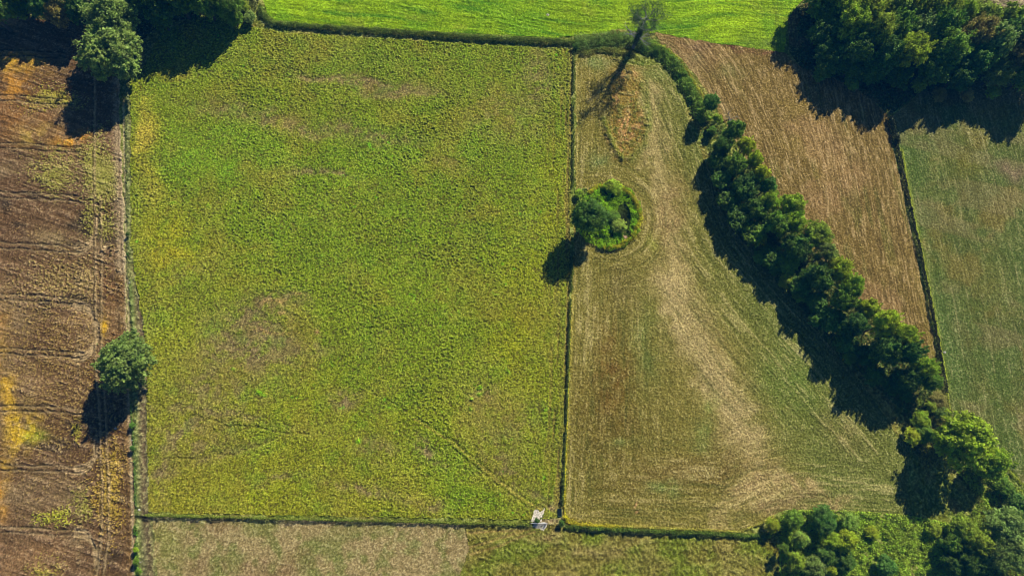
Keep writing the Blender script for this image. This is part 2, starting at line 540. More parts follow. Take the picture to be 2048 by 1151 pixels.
f.blob(580, 582, 12, 4, (186, 140, 104), 0.7, 0, 0.4, 2, 1)
f.blob(570, 618, 8, 4, (186, 140, 104), 0.7, 0, 0.4, 2, 1)
f.blob(632, 655, 6, 5, (186, 140, 104), 0.8, 0, 0.4, 2, 1)
f.blob(550, 662, 30, 4, (176, 136, 98), 0.6, 0, 0.6, 2, 1)
f.mix((130, 124, 60), sstep(0.5, 0.75, fbm(f.x, f.y, 7, 201)) * 0.3)
f.mix((98, 126, 40), sstep(0.5, 0.78, fbm(f.x, f.y, 5, 231)) * 0.45)
# vigorous plants
hot = sstep(0.86, 0.95, nz(f.x, f.y, 1.1, 303) * 0.5 + 0.5 * clump(f.x, f.y, 1.4, 305)) * sstep(0.4, 0.7, fbm(f.x, f.y, 22, 44))
f.mix((96, 160, 30), hot * 0.9)
for a, b in [(950, 765), (1010, 742), (952, 780), (935, 792), (726, 890), (518, 782), (468, 740), (344, 408), (421, 400), (938, 812)]:
    w = f.blob(a, b, 5, 4, (120, 172, 30), 1.2, 0, 0.2, 1, 1); f.h += w * 0.3
# rows beside the hedge and lines fanning to the gateway
d, t, _ = polydist(f.x, f.y, poly(LEFTHEDGE_PX))
rw = np.exp(-(d / 6.5) ** 2)
rows = vn(d / 0.75, t / 9.0, 88)
f.mix((128, 112, 60), rw * sstep(0.45, 0.8, rows) * 0.9)
f.mix((120, 104, 62), np.exp(-(d / 1.8) ** 2) * 0.6)
for pts in ([(700, 760), (830, 838), (905, 885), (985, 952), (1050, 1002), (1092, 1022)],):
    f.stroke(pts[1:], 0.24, (176, 150, 82), 0.5, -0.1, 0.5, warp=0.4)
    f.stroke([(a + 3, b - 3) for a, b in pts], 0.24, (66, 70, 30), 0.4, -0.16, 0.6, warp=0.5)
    f.stroke([(a - 5, b + 5) for a, b in pts[2:]], 0.24, (70, 72, 30), 0.4, -0.2, 0.5, warp=0.4)
for a0, b0 in [(1010, 900), (1040, 880), (1065, 870), (1090, 860), (975, 900), (950, 905)]:
    f.stroke([(a0 - 12, b0 - 40), (a0 + 10, b0 + 30), ((a0 + 1100) / 2 + 8, 970), (1098, 1012)], 0.3, (84, 80, 40), 0.3, -0.1, 0.6, warp=0.5)
f.stroke([(380, 830), (460, 850), (620, 870)], 0.3, (80, 76, 40), 0.5, -0.2, 0.6, warp=1)
f.stroke([(330, 920), (480, 900), (560, 870)], 0.4, (96, 84, 50), 0.5, -0.2, 0.6, warp=2)
f.stroke([(1000, 640), (880, 650), (700, 660)], 0.3, (90, 100, 34), 0.3, -0.15, 0.6, warp=1)
# plants: blobby canopy with gaps
c1 = clump(f.x, f.y, 0.42, 401)
c2 = clump(f.x, f.y, 0.25, 411)
lay = nz(f.x, f.y, 0.42, 421, -0.35, 4.0)
yl = np.clip(w_y, 0, 1)
amp = (0.6 - 0.2 * yl) * (0.55 + 0.9 * fbm(f.x, f.y, 13, 441, 3)) * (1 - 0.65 * np.clip(bare, 0, 1))
f.h += amp * (0.55 * c1 + 0.33 * c2 + 0.22 * lay) - rw * sstep(0.45, 0.8, rows) * 0.25
f.mix((98, 84, 58), (1 - sstep(0.08, 0.34, c1)) * 0.6)
vig = fbm(f.x, f.y, 6, 431, 3)
f.mix((134, 122, 54), sstep(0.5, 0.8, fbm(f.x, f.y, 10, 451, 3)) * 0.5)
f.c *= (0.82 + 0.34 * vig)[:, None] * np.array([1.0, 1.03, 0.9])
f.shade(0.6 * c1 + 0.4 * c2, 0.64, 1.38, 0.8, (188, 190, 90), 0.26)
f.c[:, 0] *= 1 + 0.16 * (c2 - 0.5)
f.done()

# ---- top bright green field -------------------------------------------------
f = Field('top')
f.base((120, 150, 26))
sl = math.radians(-3.5)
wob = (fbm(f.x, f.y, 30, 11, 2) - 0.5) * 7 + 5 * np.exp(-((f.x - 30) / 30) ** 2) * np.exp(-((f.y - 140) / 25) ** 2)
u = f.y * math.cos(sl) + f.x * math.sin(sl) * -1 * -1 + wob
u = f.y + f.x * 0.055 + wob
rows = vn(u / 0.55, f.x / 5.0 + 50, 21)
rows2 = vn(u / 1.5, f.x / 14.0 + 50, 22)
f.mix((98, 146, 34), sstep(0.4, 0.7, fbm(f.x, f.y, 12, 12)) * 0.6)
f.mix((150, 180, 26), sstep(0.5, 0.8, fbm(f.x, f.y, 16, 15)) * 0.7)
f.mix((136, 138, 60), sstep(0.62, 0.8, fbm(f.x, f.y, 7, 16)) * 0.35)
f.mix((58, 112, 28), sstep(0.6, 0.95, rows2) * 0.75)
f.blob(1530, 88, 50, 14, (98, 120, 54), 0.8, 6, 0.3, 1)
f.blob(560, 20, 20, 20, (140, 176, 30), 0.5, 0, 0.3, 1)
f.blob(1330, 60, 60, 10, (86, 132, 36), 0.7, 8, 0.3, 1)
c1 = clump(f.x, f.y, 0.55, 501)
f.h += 0.34 * (0.55 * rows + 0.45 * c1) + 0.12 * rows2
f.shade(0.5 * rows + 0.5 * c1, 0.62, 1.36, 0.8, (190, 206, 80), 0.3)
for xo in (1548, 1553): f.stroke([(xo, -20), (xo + 2, 40), (xo + 8, 96)], 0.2, (80, 100, 40), 0.4)
f.done()

# ---- mown triangular field --------------------------------------------------
rowP, leftP = poly(ROW_PX), poly(LEFTHEDGE_PX)
botP = poly([(1123, 1040), (1160, 1050), (1300, 1058), (1470, 1064), (1540, 1030), (1600, 1014), (1700, 1018), (1820, 1026)])
topP = poly([(1150, 130), (1180, 104), (1240, 118), (1262, 140)])
ringW = P(*RING_C)
f = Field('mown')
f.base((124, 114, 56))
dR, sR, _ = polydist(f.x, f.y, rowP)
dL, sL, _ = polydist(f.x, f.y, leftP)
dB, sB, _ = polydist(f.x, f.y, botP)
dC = np.abs(np.hypot(f.x - ringW[0], f.y - ringW[1]) - 9); sC = np.arctan2(f.y - ringW[1], f.x - ringW[0]) * 12
def streak2(a, b, seed): return 0.66 * vn(a / 0.36, b / 3.0, seed) + 0.24 * vn(a / 0.8, b / 7, seed + 1) + 0.10 * vn(a / 2.4, b / 22, seed + 2)
def streak(a, b, seed): return 0.5 * vn(a / 0.42, b / 4.5, seed) + 0.3 * vn(a / 0.9, b / 9, seed + 1) + 0.2 * vn(a / 2.4, b / 22, seed + 2)
wR, wL = 1 / (dR + 1) ** 4 * 3, 1 / (dL + 1) ** 4
wB, wC = 1 / (dB + 1) ** 4 * 0.6, 1 / (dC * 1.6 + 1) ** 4
tot = wR + wL + wB + wC
S_ = (wR * streak(dR, sR, 1) + wL * streak(dL, sL, 5) + wB * streak(dB, sB, 9) + wC * streak(dC, sC, 13)) / tot
S_ = np.clip((S_ - 0.5) * 1.6 + 0.5, 0, 1)
right = np.clip((f.px - 1330 - (f.py - 400) * 0.35) / 120, 0, 1)
f.mix((104, 112, 54), right * 0.9)
def wide(pts, width, rgb, k, brk=0.35):
    f.stroke(pts, width, rgb, k, 0, brk, warp=6)
wide([(1290, 170), (1300, 240), (1315, 340), (1335, 460), (1365, 600)], 3.6, (180, 158, 106), 0.7)
wide([(1345, 560), (1400, 680), (1450, 780), (1500, 900), (1500, 990)], 6.0, (176, 152, 100), 0.7)
wide([(1340, 560), (1380, 690), (1450, 790), (1500, 880)], 4.2, (188, 166, 118), 0.45, 0.5)
wide([(1480, 980), (1560, 960), (1640, 985), (1680, 1010)], 2.6, (164, 136, 94), 0.7, 0.6)
wide([(1540, 1012), (1620, 1004)], 2.4, (160, 132, 96), 0.6)
for o in (0, 10, 20, 30): wide([(1420, 1052 - o * .6), (1500, 1012 - o), (1560, 985 - o), (1640, 980 - o * .3)], 0.35, (190, 166, 110), 0.5, 0.5)
f.blob(1216, 765, 52, 110, (112, 82, 40), 0.85, 0, 0.4, 1, 3)
f.blob(1290, 700, 26, 90, (106, 116, 56), 0.8, 0, 0.4, 1, 3)
f.blob(1440, 935, 44, 50, (106, 88, 48), 0.8, 0, 0.4, 1, 3)
f.blob(1590, 770, 70, 60, (100, 118, 52), 0.8, 45, 0.4, 1, 3)
f.blob(1690, 870, 60, 40, (112, 104, 58), 0.7, 45, 0.4, 1, 3)
f.blob(1440, 560, 50, 90, (112, 112, 54), 0.6, 20, 0.4, 1, 3)
f.blob(1210, 870, 90, 120, (106, 92, 44), 0.75, 0, 0.5, 2, 3)
f.blob(1350, 960, 120, 40, (118, 98, 54), 0.6, 0, 0.5, 3, 3)
f.blob(1250, 570, 30, 60, (104, 92, 54), 0.5, 0, 0.4, 4, 3)
f.blob(1345, 430, 30, 60, (140, 112, 72), 0.6, 0, 0.4, 5, 3)
f.blob(1190, 200, 24, 50, (140, 122, 60), 0.6, 0, 0.3, 6, 3)
f.blob(1200, 125, 26, 14, (120, 134, 74), 0.8, 0, 0.3, 7, 3)
f.blob(1310, 150, 26, 20, (116, 128, 62), 0.7, 0, 0.3, 8, 3)
f.blob(1200, 330, 25, 14, (108, 124, 70), 0.6, 0, 0.4, 9, 2)
f.blob(1310, 482, 12, 12, (140, 144, 56), 0.8, 0, 0.2, 1, 2)
f.blob(1400, 870, 22, 30, (112, 132, 66), 0.7, 0, 0.4, 10, 2)
f.blob(1420, 810, 20, 14, (126, 138, 66), 0.6, 0, 0.4, 11, 2)
f.blob(1330, 985, 30, 12, (108, 128, 66), 0.6, 0, 0.4, 11, 2)
f.blob(1240, 890, 30, 12, (108, 124, 66), 0.5, 0, 0.4, 11, 2)
f.blob(1170, 660, 22, 90, (132, 124, 66), 0.5, 0, 0.4, 11, 3)
f.blob(1720, 960, 60, 40, (114, 116, 62), 0.5, 0, 0.4, 11, 3)
f.blob(1267, 1006, 3, 7, (186, 140, 104), 0.9, 20, 0.2, 1, 1); f.blob(1270, 1026, 5, 3, (186, 140, 104), 0.9, 0, 0.2, 1, 1)
# rough mound with bare clay and tussocks
mw = sstep(0.25, 0.6, np.exp(-(((f.px - 1249) / 42) ** 2 + ((f.py - 232) / 100) ** 2)))
tus = clump(f.x, f.y, 0.9, 611)
f.mix((140, 112, 52), mw * 0.8)
f.mix((96, 104, 46), mw * sstep(0.4, 0.8, tus) * 0.7)
f.mix((196, 140, 96), mw * sstep(0.55, 0.75, fbm(f.x, f.y, 2, 621)) * 0.5)
f.blob(1250, 180, 20, 24, (150, 124, 58), 0.6, 0, 0.5, 1, 1)
f.blob(1257, 235, 3, 20, (206, 150, 100), 0.9, 5, 0.4, 1, 1)
f.blob(1245, 250, 3, 26, (206, 150, 100), 0.8, 10, 0.4, 1, 1)
f.h += mw * (0.3 * tus + 0.3)
f.stroke([(1206, 238), (1216, 270), (1230, 300), (1244, 318)], 0.8, (112, 124, 44), 0.8, 0.5, 0.4)
f.stroke([(1282, 170), (1292, 230), (1290, 290), (1262, 320)], 1.2, (108, 118, 50), 0.6, 0.3, 0.6)
f.stroke([(1292, 150), (1295, 200), (1300, 260)], 0.9, (108, 120, 52), 0.6, 0.3, 0.7)
f.stroke([(1152, 122), (1152, 380)], 0.6, (170, 158, 84), 0.6); f.stroke([(1145, 580), (1136, 800), (1128, 1010)], 0.7, (172, 160, 70), 0.7)
f.stroke([(1128, 1010), (1140, 1035), (1165, 1044), (1300, 1052)], 0.6, (176, 156, 70), 0.5)
c1 = clump(f.x, f.y, 0.4, 601)
f.mix((92, 98, 50), sstep(0.55, 0.9, 1 - S_) * 0.4)
f.mix((178, 160, 108), sstep(0.6, 0.95, S_) * 0.3)
f.h += 0.14 * S_ + 0.2 * c1
f.shade(0.4 * S_ + 0.6 * c1, 0.62, 1.26, 0.95, (214, 200, 140), 0.32)
f.done()

# ---- stubble field ----------------------------------------------------------
ditchP = poly(DITCH_PX)
f = Field('stubble')
f.base((120, 99, 56))
dR, sR, _ = polydist(f.x, f.y, rowP)
dD, sD, _ = polydist(f.x, f.y, np.vstack([poly([(1700, -60)]), ditchP]))
wR, wD = 1 / (dR + 2) ** 2, 1 / (dD + 2) ** 2 * 1.6
S_ = (wR * streak2(dR, sR, 31) + wD * streak2(dD, sD, 35)) / (wR + wD)
S_ = np.clip((S_ - 0.5) * 1.8 + 0.5, 0, 1)
gsn = (wR * vn(dR / 1.6, sR / 14, 45) + wD * vn(dD / 1.6, sD / 14, 46)) / (wR + wD)
f.mix((112, 104, 54), sstep(0.55, 0.72, gsn) * sstep(0.3, 0.6, fbm(f.x, f.y, 20, 48)) * 0.8)
f.mix((138, 116, 62), sstep(0.5, 0.7, fbm(f.x, f.y, 13, 51)) * 0.6)
f.mix((156, 122, 84), sstep(0.5, 0.7, fbm(f.x, f.y, 16, 52)) * 0.5)
f.blob(1450, 94, 50, 5, (92, 52, 48), 0.95, 7, 0.5, 1, 1.5)
f.blob(1530, 108, 40, 4, (110, 70, 56), 0.7, 5, 0.5, 1, 1.5)
f.blob(1400, 88, 50, 7, (116, 92, 66), 0.8, 8, 0.4, 2, 3)
f.blob(1395, 115, 16, 14, (124, 116, 74), 0.7, 0, 0.3, 3, 3)
f.blob(1460, 140, 40, 14, (120, 112, 66), 0.6, 5, 0.4, 3, 3)
f.stroke([(1310, 76), (1370, 110), (1420, 180), (1480, 260)], 1.0, (160, 136, 94), 0.6, warp=0.8)
f.stroke([(1840, 560), (1868, 700)], 2.2, (140, 120, 60), 0.5)
c1 = clump(f.x, f.y, 0.42, 701)
f.mix((196, 168, 122), sstep(0.58, 0.95, S_) * 0.3)
f.mix((96, 76, 50), sstep(0.6, 0.95, 1 - S_) * 0.4)
f.h += 0.14 * S_ + 0.16 * c1
f.shade(0.35 * S_ + 0.65 * c1, 0.64, 1.3, 0.65, (216, 186, 136), 0.34)
f.done()

# ---- right pasture ----------------------------------------------------------
f = Field('right')
f.base((88, 97, 48))
ditchX = np.vstack([poly([(1700, -200)]), ditchP, poly([(1950, 1151), (1990, 1400)])])
dD, sD, _ = polydist(f.x, f.y, ditchX)
S_ = streak(dD, sD, 61)
S_ = np.clip((S_ - 0.5) * 1.8 + 0.5, 0, 1)
f.mix((82, 106, 52), np.exp(-(dD / 9) ** 2) * 0.8)
f.mix((122, 108, 56), sstep(0.42, 0.62, fbm(f.x, f.y, 15, 62)) * 0.75)
f.mix((128, 116, 78), sstep(0.5, 0.68, nz(f.x, f.y, 5, 63, 1.35, 30)) * 0.45)
f.mix((84, 102, 48), sstep(0.5, 0.66, fbm(f.x, f.y, 10, 65)) * 0.75)
f.blob(2020, 345, 34, 20, (126, 106, 82), 0.8, 10, 0.4, 1, 3)
f.blob(1930, 330, 40, 30, (116, 110, 48), 0.6, 0, 0.4, 2, 3)
f.blob(1990, 250, 60, 30, (108, 112, 46), 0.6, 0, 0.4, 2, 3)
f.blob(1960, 560, 60, 60, (112, 106, 56), 0.5, 0, 0.4, 2, 3)
f.blob(1920, 860, 60, 60, (124, 116, 68), 0.6, 0, 0.4, 2, 3)
f.stroke([(1800, 300), (1830, 440), (1866, 610), (1896, 780)], 0.7, (140, 152, 56), 0.7)
k0 = 3.3
for k in range(12):
    dk = k0 + k * 4.35
    w = np.exp(-((dD - dk - (fbm(f.x, f.y, 12, 66, 2) - 0.5) * 1.2) / 0.25) ** 2) * sstep(0.5, 0.75, nz(f.x, f.y, 5, 67 + k)) 
    f.mix((170, 160, 112), w * 0.45 * (RV[f.i] > 0.25))
sp = sstep(0.93, 0.98, nz(f.x, f.y, 0.8, 68) * 0.6 + 0.4 * nz(f.x, f.y, 6, 69)); f.mix((190, 170, 130), sp * 0.6)
c1 = clump(f.x, f.y, 0.42, 801)
f.h += 0.10 * S_ + 0.16 * c1
f.shade(0.45 * S_ + 0.55 * c1, 0.64, 1.24, 1.0, (204, 194, 144), 0.3)
f.done()

# ---- pasture and meadow at the bottom ---------------------------------------
f = Field('pasture')
f.base((152, 132, 90))
f.mix((116, 120, 62), sstep(0.42, 0.62, fbm(f.x, f.y, 7, 71)) * 0.75)
f.mix((98, 112, 50), sstep(0.5, 0.72, fbm(f.x, f.y, 3, 74)) * 0.55)
f.mix((128, 100, 70), sstep(0.5, 0.72, fbm(f.x, f.y, 6, 79)) * 0.5)
f.blob(500, 1128, 90, 18, (134, 104, 76), 0.6, 0, 0.5, 1, 3)
f.blob(330, 1080, 34, 50, (124, 126, 60), 0.7, 0, 0.4, 1, 3)
f.blob(640, 1060, 260, 12, (144, 128, 84), 0.5, 0, 0.4, 1, 3)
c1 = clump(f.x, f.y, 0.42, 811)
f.h += 0.14 * c1
f.shade(c1, 0.7, 1.28, 0.55, (206, 196, 150), 0.25)
f.done()
f = Field('meadow')
f.base((118, 112, 52))
f.mix((104, 122, 40), sstep(0.42, 0.65, fbm(f.x, f.y, 6, 81)) * 0.7)
f.mix((138, 122, 70), sstep(0.5, 0.72, fbm(f.x, f.y, 9, 85)) * 0.6)
f.blob(1090, 1060, 40, 16, (146, 124, 80), 0.8, 0, 0.4, 1, 3)
f.blob(1180, 1100, 80, 16, (140, 120, 78), 0.5, 0, 0.4, 1, 3)
for pts in ([(930, 1096), (980, 1082), (1060, 1056)], [(940, 1108), (1000, 1090), (1070, 1062)], [(930, 1066), (1040, 1058)]):
    f.stroke(pts, 0.3, (150, 122, 76), 0.7, -0.12, 0.3, warp=0.3)
rows = vn(f.y / 0.9, f.x / 8.0, 86)
c1 = clump(f.x, f.y, 0.6, 821)
f.h += 0.3 * c1 + 0.1 * rows
f.mix((92, 80, 46), (1 - sstep(0.1, 0.4, c1)) * 0.4)
f.shade(0.6 * c1 + 0.4 * rows, 0.58, 1.30, 0.85, (190, 180, 110), 0.3)
f.done()

# ---- rough verges, wood floors, corner field --------------------------------
f = Field('verge')
f.base((112, 118, 52))
f.mix((140, 124, 70), sstep(0.45, 0.7, fbm(f.x, f.y, 6, 91)) * 0.6)
f.mix((84, 104, 42), sstep(0.5, 0.7, fbm(f.x, f.y, 4, 95)) * 0.7)
leftv = np.exp(-((f.pxr - 272 - (f.pyr - 150) * 0.022) / 20) ** 2) * (f.pxr < 345)
f.mix((122, 116, 84), leftv * 0.9)
f.stroke([(256, 165), (256, 300), (258, 470), (262, 600), (270, 690)], 0.5, (90, 100, 66), 0.6, 0.25, 0.4)
f.stroke([(262, 560), (270, 720), (272, 860), (276, 1000), (276, 1151)], 0.6, (100, 118, 64), 0.7, 0.25, 0.4)
f.stroke([(280, 600), (284, 720), (286, 860), (288, 1000), (296, 1070), (306, 1200)], 1.0, (112, 92, 72), 0.9, 0, 0.3)
f.stroke([(292, 660), (296, 780)], 0.9, (168, 146, 112), 0.5, 0, 0.3)
f.stroke([(248, 200), (251, 400), (255, 560), (259, 700)], 0.3, (186, 166, 126), 0.8, 0, 0.3)
f.stroke([(262, 1036), (285, 1037)], 0.6, (46, 42, 36), 0.9, -0.5, 0.2)
gw = np.exp(-(((f.pxr - 1097) / 28) ** 2 + ((f.pyr - 1040) / 24) ** 2))
f.mix((150, 128, 92), gw)
rg = sstep(0.25, 0.5, np.exp(-(((f.pxr - RING_C[0]) / 75) ** 2 + ((f.pyr - RING_C[1]) / 75) ** 2)))
c1 = clump(f.x, f.y, 0.6, 831)
f.h += 0.3 * c1
f.shade(c1, 0.66, 1.32)
f.done()
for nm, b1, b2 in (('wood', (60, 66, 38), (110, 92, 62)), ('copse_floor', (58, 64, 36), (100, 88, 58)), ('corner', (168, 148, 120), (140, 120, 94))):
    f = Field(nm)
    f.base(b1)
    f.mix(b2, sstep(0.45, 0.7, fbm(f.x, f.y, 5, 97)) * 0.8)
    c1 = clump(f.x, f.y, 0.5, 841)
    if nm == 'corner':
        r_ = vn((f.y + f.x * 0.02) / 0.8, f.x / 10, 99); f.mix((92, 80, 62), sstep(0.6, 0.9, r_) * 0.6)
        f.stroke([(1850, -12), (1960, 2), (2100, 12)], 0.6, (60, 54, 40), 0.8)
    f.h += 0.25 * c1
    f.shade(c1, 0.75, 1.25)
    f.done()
# the ring copse floor lies inside the mown field: dark damp hollow, bare clay, concrete yard by the gate
RPX, RPY = to_px(X, Y)
rr = np.hypot((RPX - RING_C[0]) / 64, (RPY - RING_C[1]) / 66)
wv = sstep(1.02, 0.9, rr)
C[:] = C * (1 - wv[:, None]) + (lin((60, 76, 30)))[None] * wv[:, None]
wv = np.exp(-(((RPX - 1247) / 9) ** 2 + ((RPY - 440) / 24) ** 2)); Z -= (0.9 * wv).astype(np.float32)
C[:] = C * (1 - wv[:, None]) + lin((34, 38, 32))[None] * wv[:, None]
wv = np.clip(np.exp(-(((RPX - 1253) / 6.5) ** 2 + ((RPY - 469) / 7) ** 2)) * 1.5, 0, 1) * sstep(0.3, 0.5, nz(X, Y, 0.7, 3))
C[:] = C * (1 - wv[:, None]) + lin((196, 158, 132))[None] * wv[:, None]
_yx, _yy = RPX + (nz(X, Y, 0.7, 4) - 0.5) * 4, RPY + (nz(X, Y, 0.7, 6) - 0.5) * 4
yard = inside(_yx, _yy, [(1070, 1017), (1078, 1022), (1089, 1016), (1088, 1030), (1085, 1043), (1060, 1043)]) | inside(_yx, _yy, [(1066, 1045), (1095, 1044), (1089, 1061), (1077, 1055), (1066, 1053)])
yc_ = lin((216, 204, 186)) * 1.0
wy_ = sstep(0.6, 0.72, nz(X[yard], Y[yard], 0.9, 14) * 0.6 + 0.4 * nz(X[yard], Y[yard], 0.4, 15))[:, None]
C[yard] = (yc_[None] * (0.75 + 0.35 * nz(X[yard], Y[yard], 0.6, 12))[:, None]) * (1 - wy_) + lin((96, 104, 60))[None] * wy_
Z[yard] = Z[yard] * 0 + 0.12
C *= 0.90
C[:, 2] = np.maximum(C[:, 2] - 0.013, C[:, 2] * 0.3)

# faces
ii = np.arange(NX * NY).reshape(NY, NX)
q = np.stack([ii[:-1, :-1].ravel(), ii[:-1, 1:].ravel(), ii[1:, 1:].ravel(), ii[1:, :-1].ravel()], 1)
qf = FID[q[:, 0]]
V3 = np.stack([X, Y, Z], 1)
GROUND = {
    'verge': ('rough_ground', M_GRASS, 'rough grass verges, scrub ground and land running out to the horizon'),
    'left': ('ploughed_field', M_SOIL, 'brown autumn field with wheel ruts and yellow patches'),
    'green': ('green_crop_field', M_CROP, 'large olive green crop field with bare brown patches'),
    'top': ('bright_grass_field', M_CROP, 'bright lime green field with fine drill rows'),
    'mown': ('mown_field', M_GRASS, 'mown triangular field with pale straw streaks'),
    'stubble': ('stubble_field', M_SOIL, 'tan stubble field beyond the diagonal tree row'),
    'right': ('grass_field', M_GRASS, 'dull green pasture with thin pale lines'),
    'wood': ('wood_floor', M_SOIL, 'dark leaf litter under the corner wood'),
    'corner': ('pale_field', M_SOIL, 'sliver of pale ploughed field behind the wood'),
    'pasture': ('pasture_ground', M_GRASS, 'patchy tan and green pasture'),
    'meadow': ('meadow_ground', M_GRASS, 'rough olive meadow south of the low hedge'),
    'copse_floor': ('copse_ground', M_SOIL, 'dark ground under the trees in the corner'),
}
for i, k in enumerate(NAMES):
    fs = q[qf == i]
    if not len(fs): continue
    used = np.unique(fs)
    remap = np.zeros(len(X), np.int32); remap[used] = np.arange(len(used))
    nm, mt, lb = GROUND[k]
    me = np_mesh(nm, V3[used], remap[fs], C[used])
    tag(link(nm, me, mt), lb, 'ground', None, 'structure')


def gz(x, y):
    i = min(max(np.searchsorted(gx, x) - 1, 0), NX - 2); j = min(max(np.searchsorted(gy, y) - 1, 0), NY - 2)
    return float(Z[j * NX + i])


# ------------------------------------------------------------------ foliage
def leaves_mesh(name, ctr, nrm, size, rng):
    """one diamond-shaped leaf spray per centre"""
    n = len(ctr)
    nrm = nrm / (np.linalg.norm(nrm, axis=1, keepdims=True) + 1e-9)
    r = rng.normal(size=(n, 3))
    t = np.cross(nrm, r); t /= (np.linalg.norm(t, axis=1, keepdims=True) + 1e-9)
    b = np.cross(nrm, t)
    s = size[:, None]
    asp = (0.45 + 0.35 * rng.random(n))[:, None]
    v = np.stack([ctr + t * s, ctr + b * s * asp + nrm * s * 0.18, ctr - t * s * 0.9, ctr - b * s * asp + nrm * s * 0.18], 1).reshape(-1, 3)
    fs = np.arange(n * 4).reshape(n, 4)
    return np_mesh(name, v, fs)


def crown_mesh(seed, n, leaf, zs=0.85, lobes=26, spread=0.66, lr=(0.22, 0.42), core=0.5, taper=0.15, spires=0):
    rng = np.random.default_rng(seed)
    d = rng.normal(size=(lobes, 3)); d /= np.linalg.norm(d, axis=1, keepdims=True)
    d[:, 2] = np.where(d[:, 2] < -0.75, -d[:, 2] * 0.6, d[:, 2])
    rad = spread * (0.72 + 0.42 * rng.random(lobes))
    lc = d * rad[:, None]; lc[:, 2] *= zs
    lrad = lr[0] + (lr[1] - lr[0]) * rng.random(lobes)
    ncore = int(n * 0.10)
    per = 16
    ncl = (n - ncore) // per
    pick = rng.choice(lobes, ncl, p=lrad ** 2 / (lrad ** 2).sum())
    u = rng.normal(size=(ncl, 3)); u /= np.linalg.norm(u, axis=1, keepdims=True)
    u[:, 2] = np.where((u[:, 2] < -0.2) & (rng.random(ncl) < 0.6), -u[:, 2], u[:, 2])
    # twigs: each is a small tuft of leaves pointing outward, so edges are feathery and the surface broken
    rc = lrad[pick] * (0.72 + 0.42 * rng.random(ncl) ** 1.3)
    tc = lc[pick] + u * rc[:, None] * np.array([1, 1, 0.9])
    ax = u + np.array([0, 0, 0.5]) + rng.normal(size=u.shape) * 0.3
    ax /= np.linalg.norm(ax, axis=1, keepdims=True)
    along = (rng.random((ncl, per)) - 0.35) * leaf * 4.2
    wid = leaf * 1.5 * (1.0 - 0.5 * np.abs(along) / (leaf * 3))
    c = (tc[:, None, :] + ax[:, None, :] * along[:, :, None] + rng.normal(size=(ncl, per, 3)) * wid[:, :, None] * 0.6).reshape(-1, 3)
    nr = (np.repeat(ax, per, 0) * 0.8 + rng.normal(size=c.shape) * 0.6 + np.array([0, 0, 0.55]))
    uc = rng.normal(size=(ncore, 3)); uc /= np.linalg.norm(uc, axis=1, keepdims=True)
    cc = uc * core * (rng.random(ncore) ** 0.33)[:, None] * np.array([1, 1, zs])
    c = np.vstack([c, cc]); nr = np.vstack([nr, uc + rng.normal(size=uc.shape)])
    c[:, :2] *= (1 - taper * np.clip(c[:, 2:3] / zs, -0.25, 1.1))
    if spires:
        m_ = 110
        a_ = rng.random(spires) * 6.283; q_ = 0.72 * rng.random(spires) ** 0.5
        z0 = zs * np.sqrt(np.maximum(0, 1 - q_ ** 2)) * 0.62
        hl = 0.20 + 0.24 * rng.random(spires)
        t_ = rng.random((spires, m_)) ** 0.8
        w_ = 0.10 * (1 - t_) + 0.012
        base_ = np.stack([q_ * np.cos(a_), q_ * np.sin(a_), z0], 1)[:, None, :]
        off = rng.normal(size=(spires, m_, 3)) * w_[:, :, None]
        off[:, :, 2] += t_ * hl[:, None]
        off[:, :, 0] += t_ * hl[:, None] * 0.3 * np.cos(a_)[:, None]; off[:, :, 1] += t_ * hl[:, None] * 0.3 * np.sin(a_)[:, None]
        cs = (base_ + off).reshape(-1, 3)
        c = np.vstack([c, cs]); nr = np.vstack([nr, rng.normal(size=cs.shape) + np.array([0, 0, 0.5])])
    sz = leaf * (0.6 + 0.8 * rng.random(len(c)))
    if spires: sz[-len(cs):] *= 0.75
    me = leaves_mesh('crown', c, nr, sz, rng)
    me.materials.append(M_LEAF)
    return me


def tube(V, Fc, pts, rad, sides=6):
    base = len(V)
    pts = [Vector(p) for p in pts]
    for i, p in enumerate(pts):
        d = (pts[min(i + 1, len(pts) - 1)] - pts[max(i - 1, 0)]).normalized()
        a = d.orthogonal().normalized(); b = d.cross(a)
        for k in range(sides):
            t = 2 * math.pi * k / sides
            V.append(p + (a * math.cos(t) + b * math.sin(t)) * rad[i])
    for i in range(len(pts) - 1):
        for k in range(sides):
            a0 = base + i * sides + k; a1 = base + i * sides + (k + 1) % sides
            Fc.append((a0, a1, a1 + sides, a0 + sides))
    Fc.append(tuple(base + (len(pts) - 1) * sides + k for k in range(sides)))


def py_mesh(name, V, Fc, mat):
    me = bpy.data.meshes.new(name)
    me.from_pydata([tuple(v) for v in V], [], Fc)
    me.materials.append(mat)
    me.update()
    return me


def trunk_mesh(seed):
    """trunk and main limbs, unit: crown centre at z=1, crown radius 1 => limbs reach 0.6"""
    rnd = random.Random(seed)
    V, Fc = [], []
    tube(V, Fc, [(0, 0, -0.03), (0.01, 0, 0.15), (0.02, -0.01, 0.5), (0.0, 0.03, 1.0), (0.02, 0.0, 1.3)], [0.09, 0.06, 0.05, 0.035, 0.015], 8)
    for k in range(7):
        a = k * 2.4 + rnd.random(); z0 = 0.45 + 0.08 * k; L = 0.55 + rnd.random() * 0.15
        p = [(0.01, 0, z0)]
        for j in (0.35, 0.7, 1.0):
            p.append((math.cos(a + j * 0.3) * L * j, math.sin(a + j * 0.3) * L * j, z0 + 0.32 * j + 0.05 * rnd.random()))
        tube(V, Fc, p, [0.032, 0.022, 0.014, 0.005], 5)
    return py_mesh('trunk', V, Fc, M_BARK)


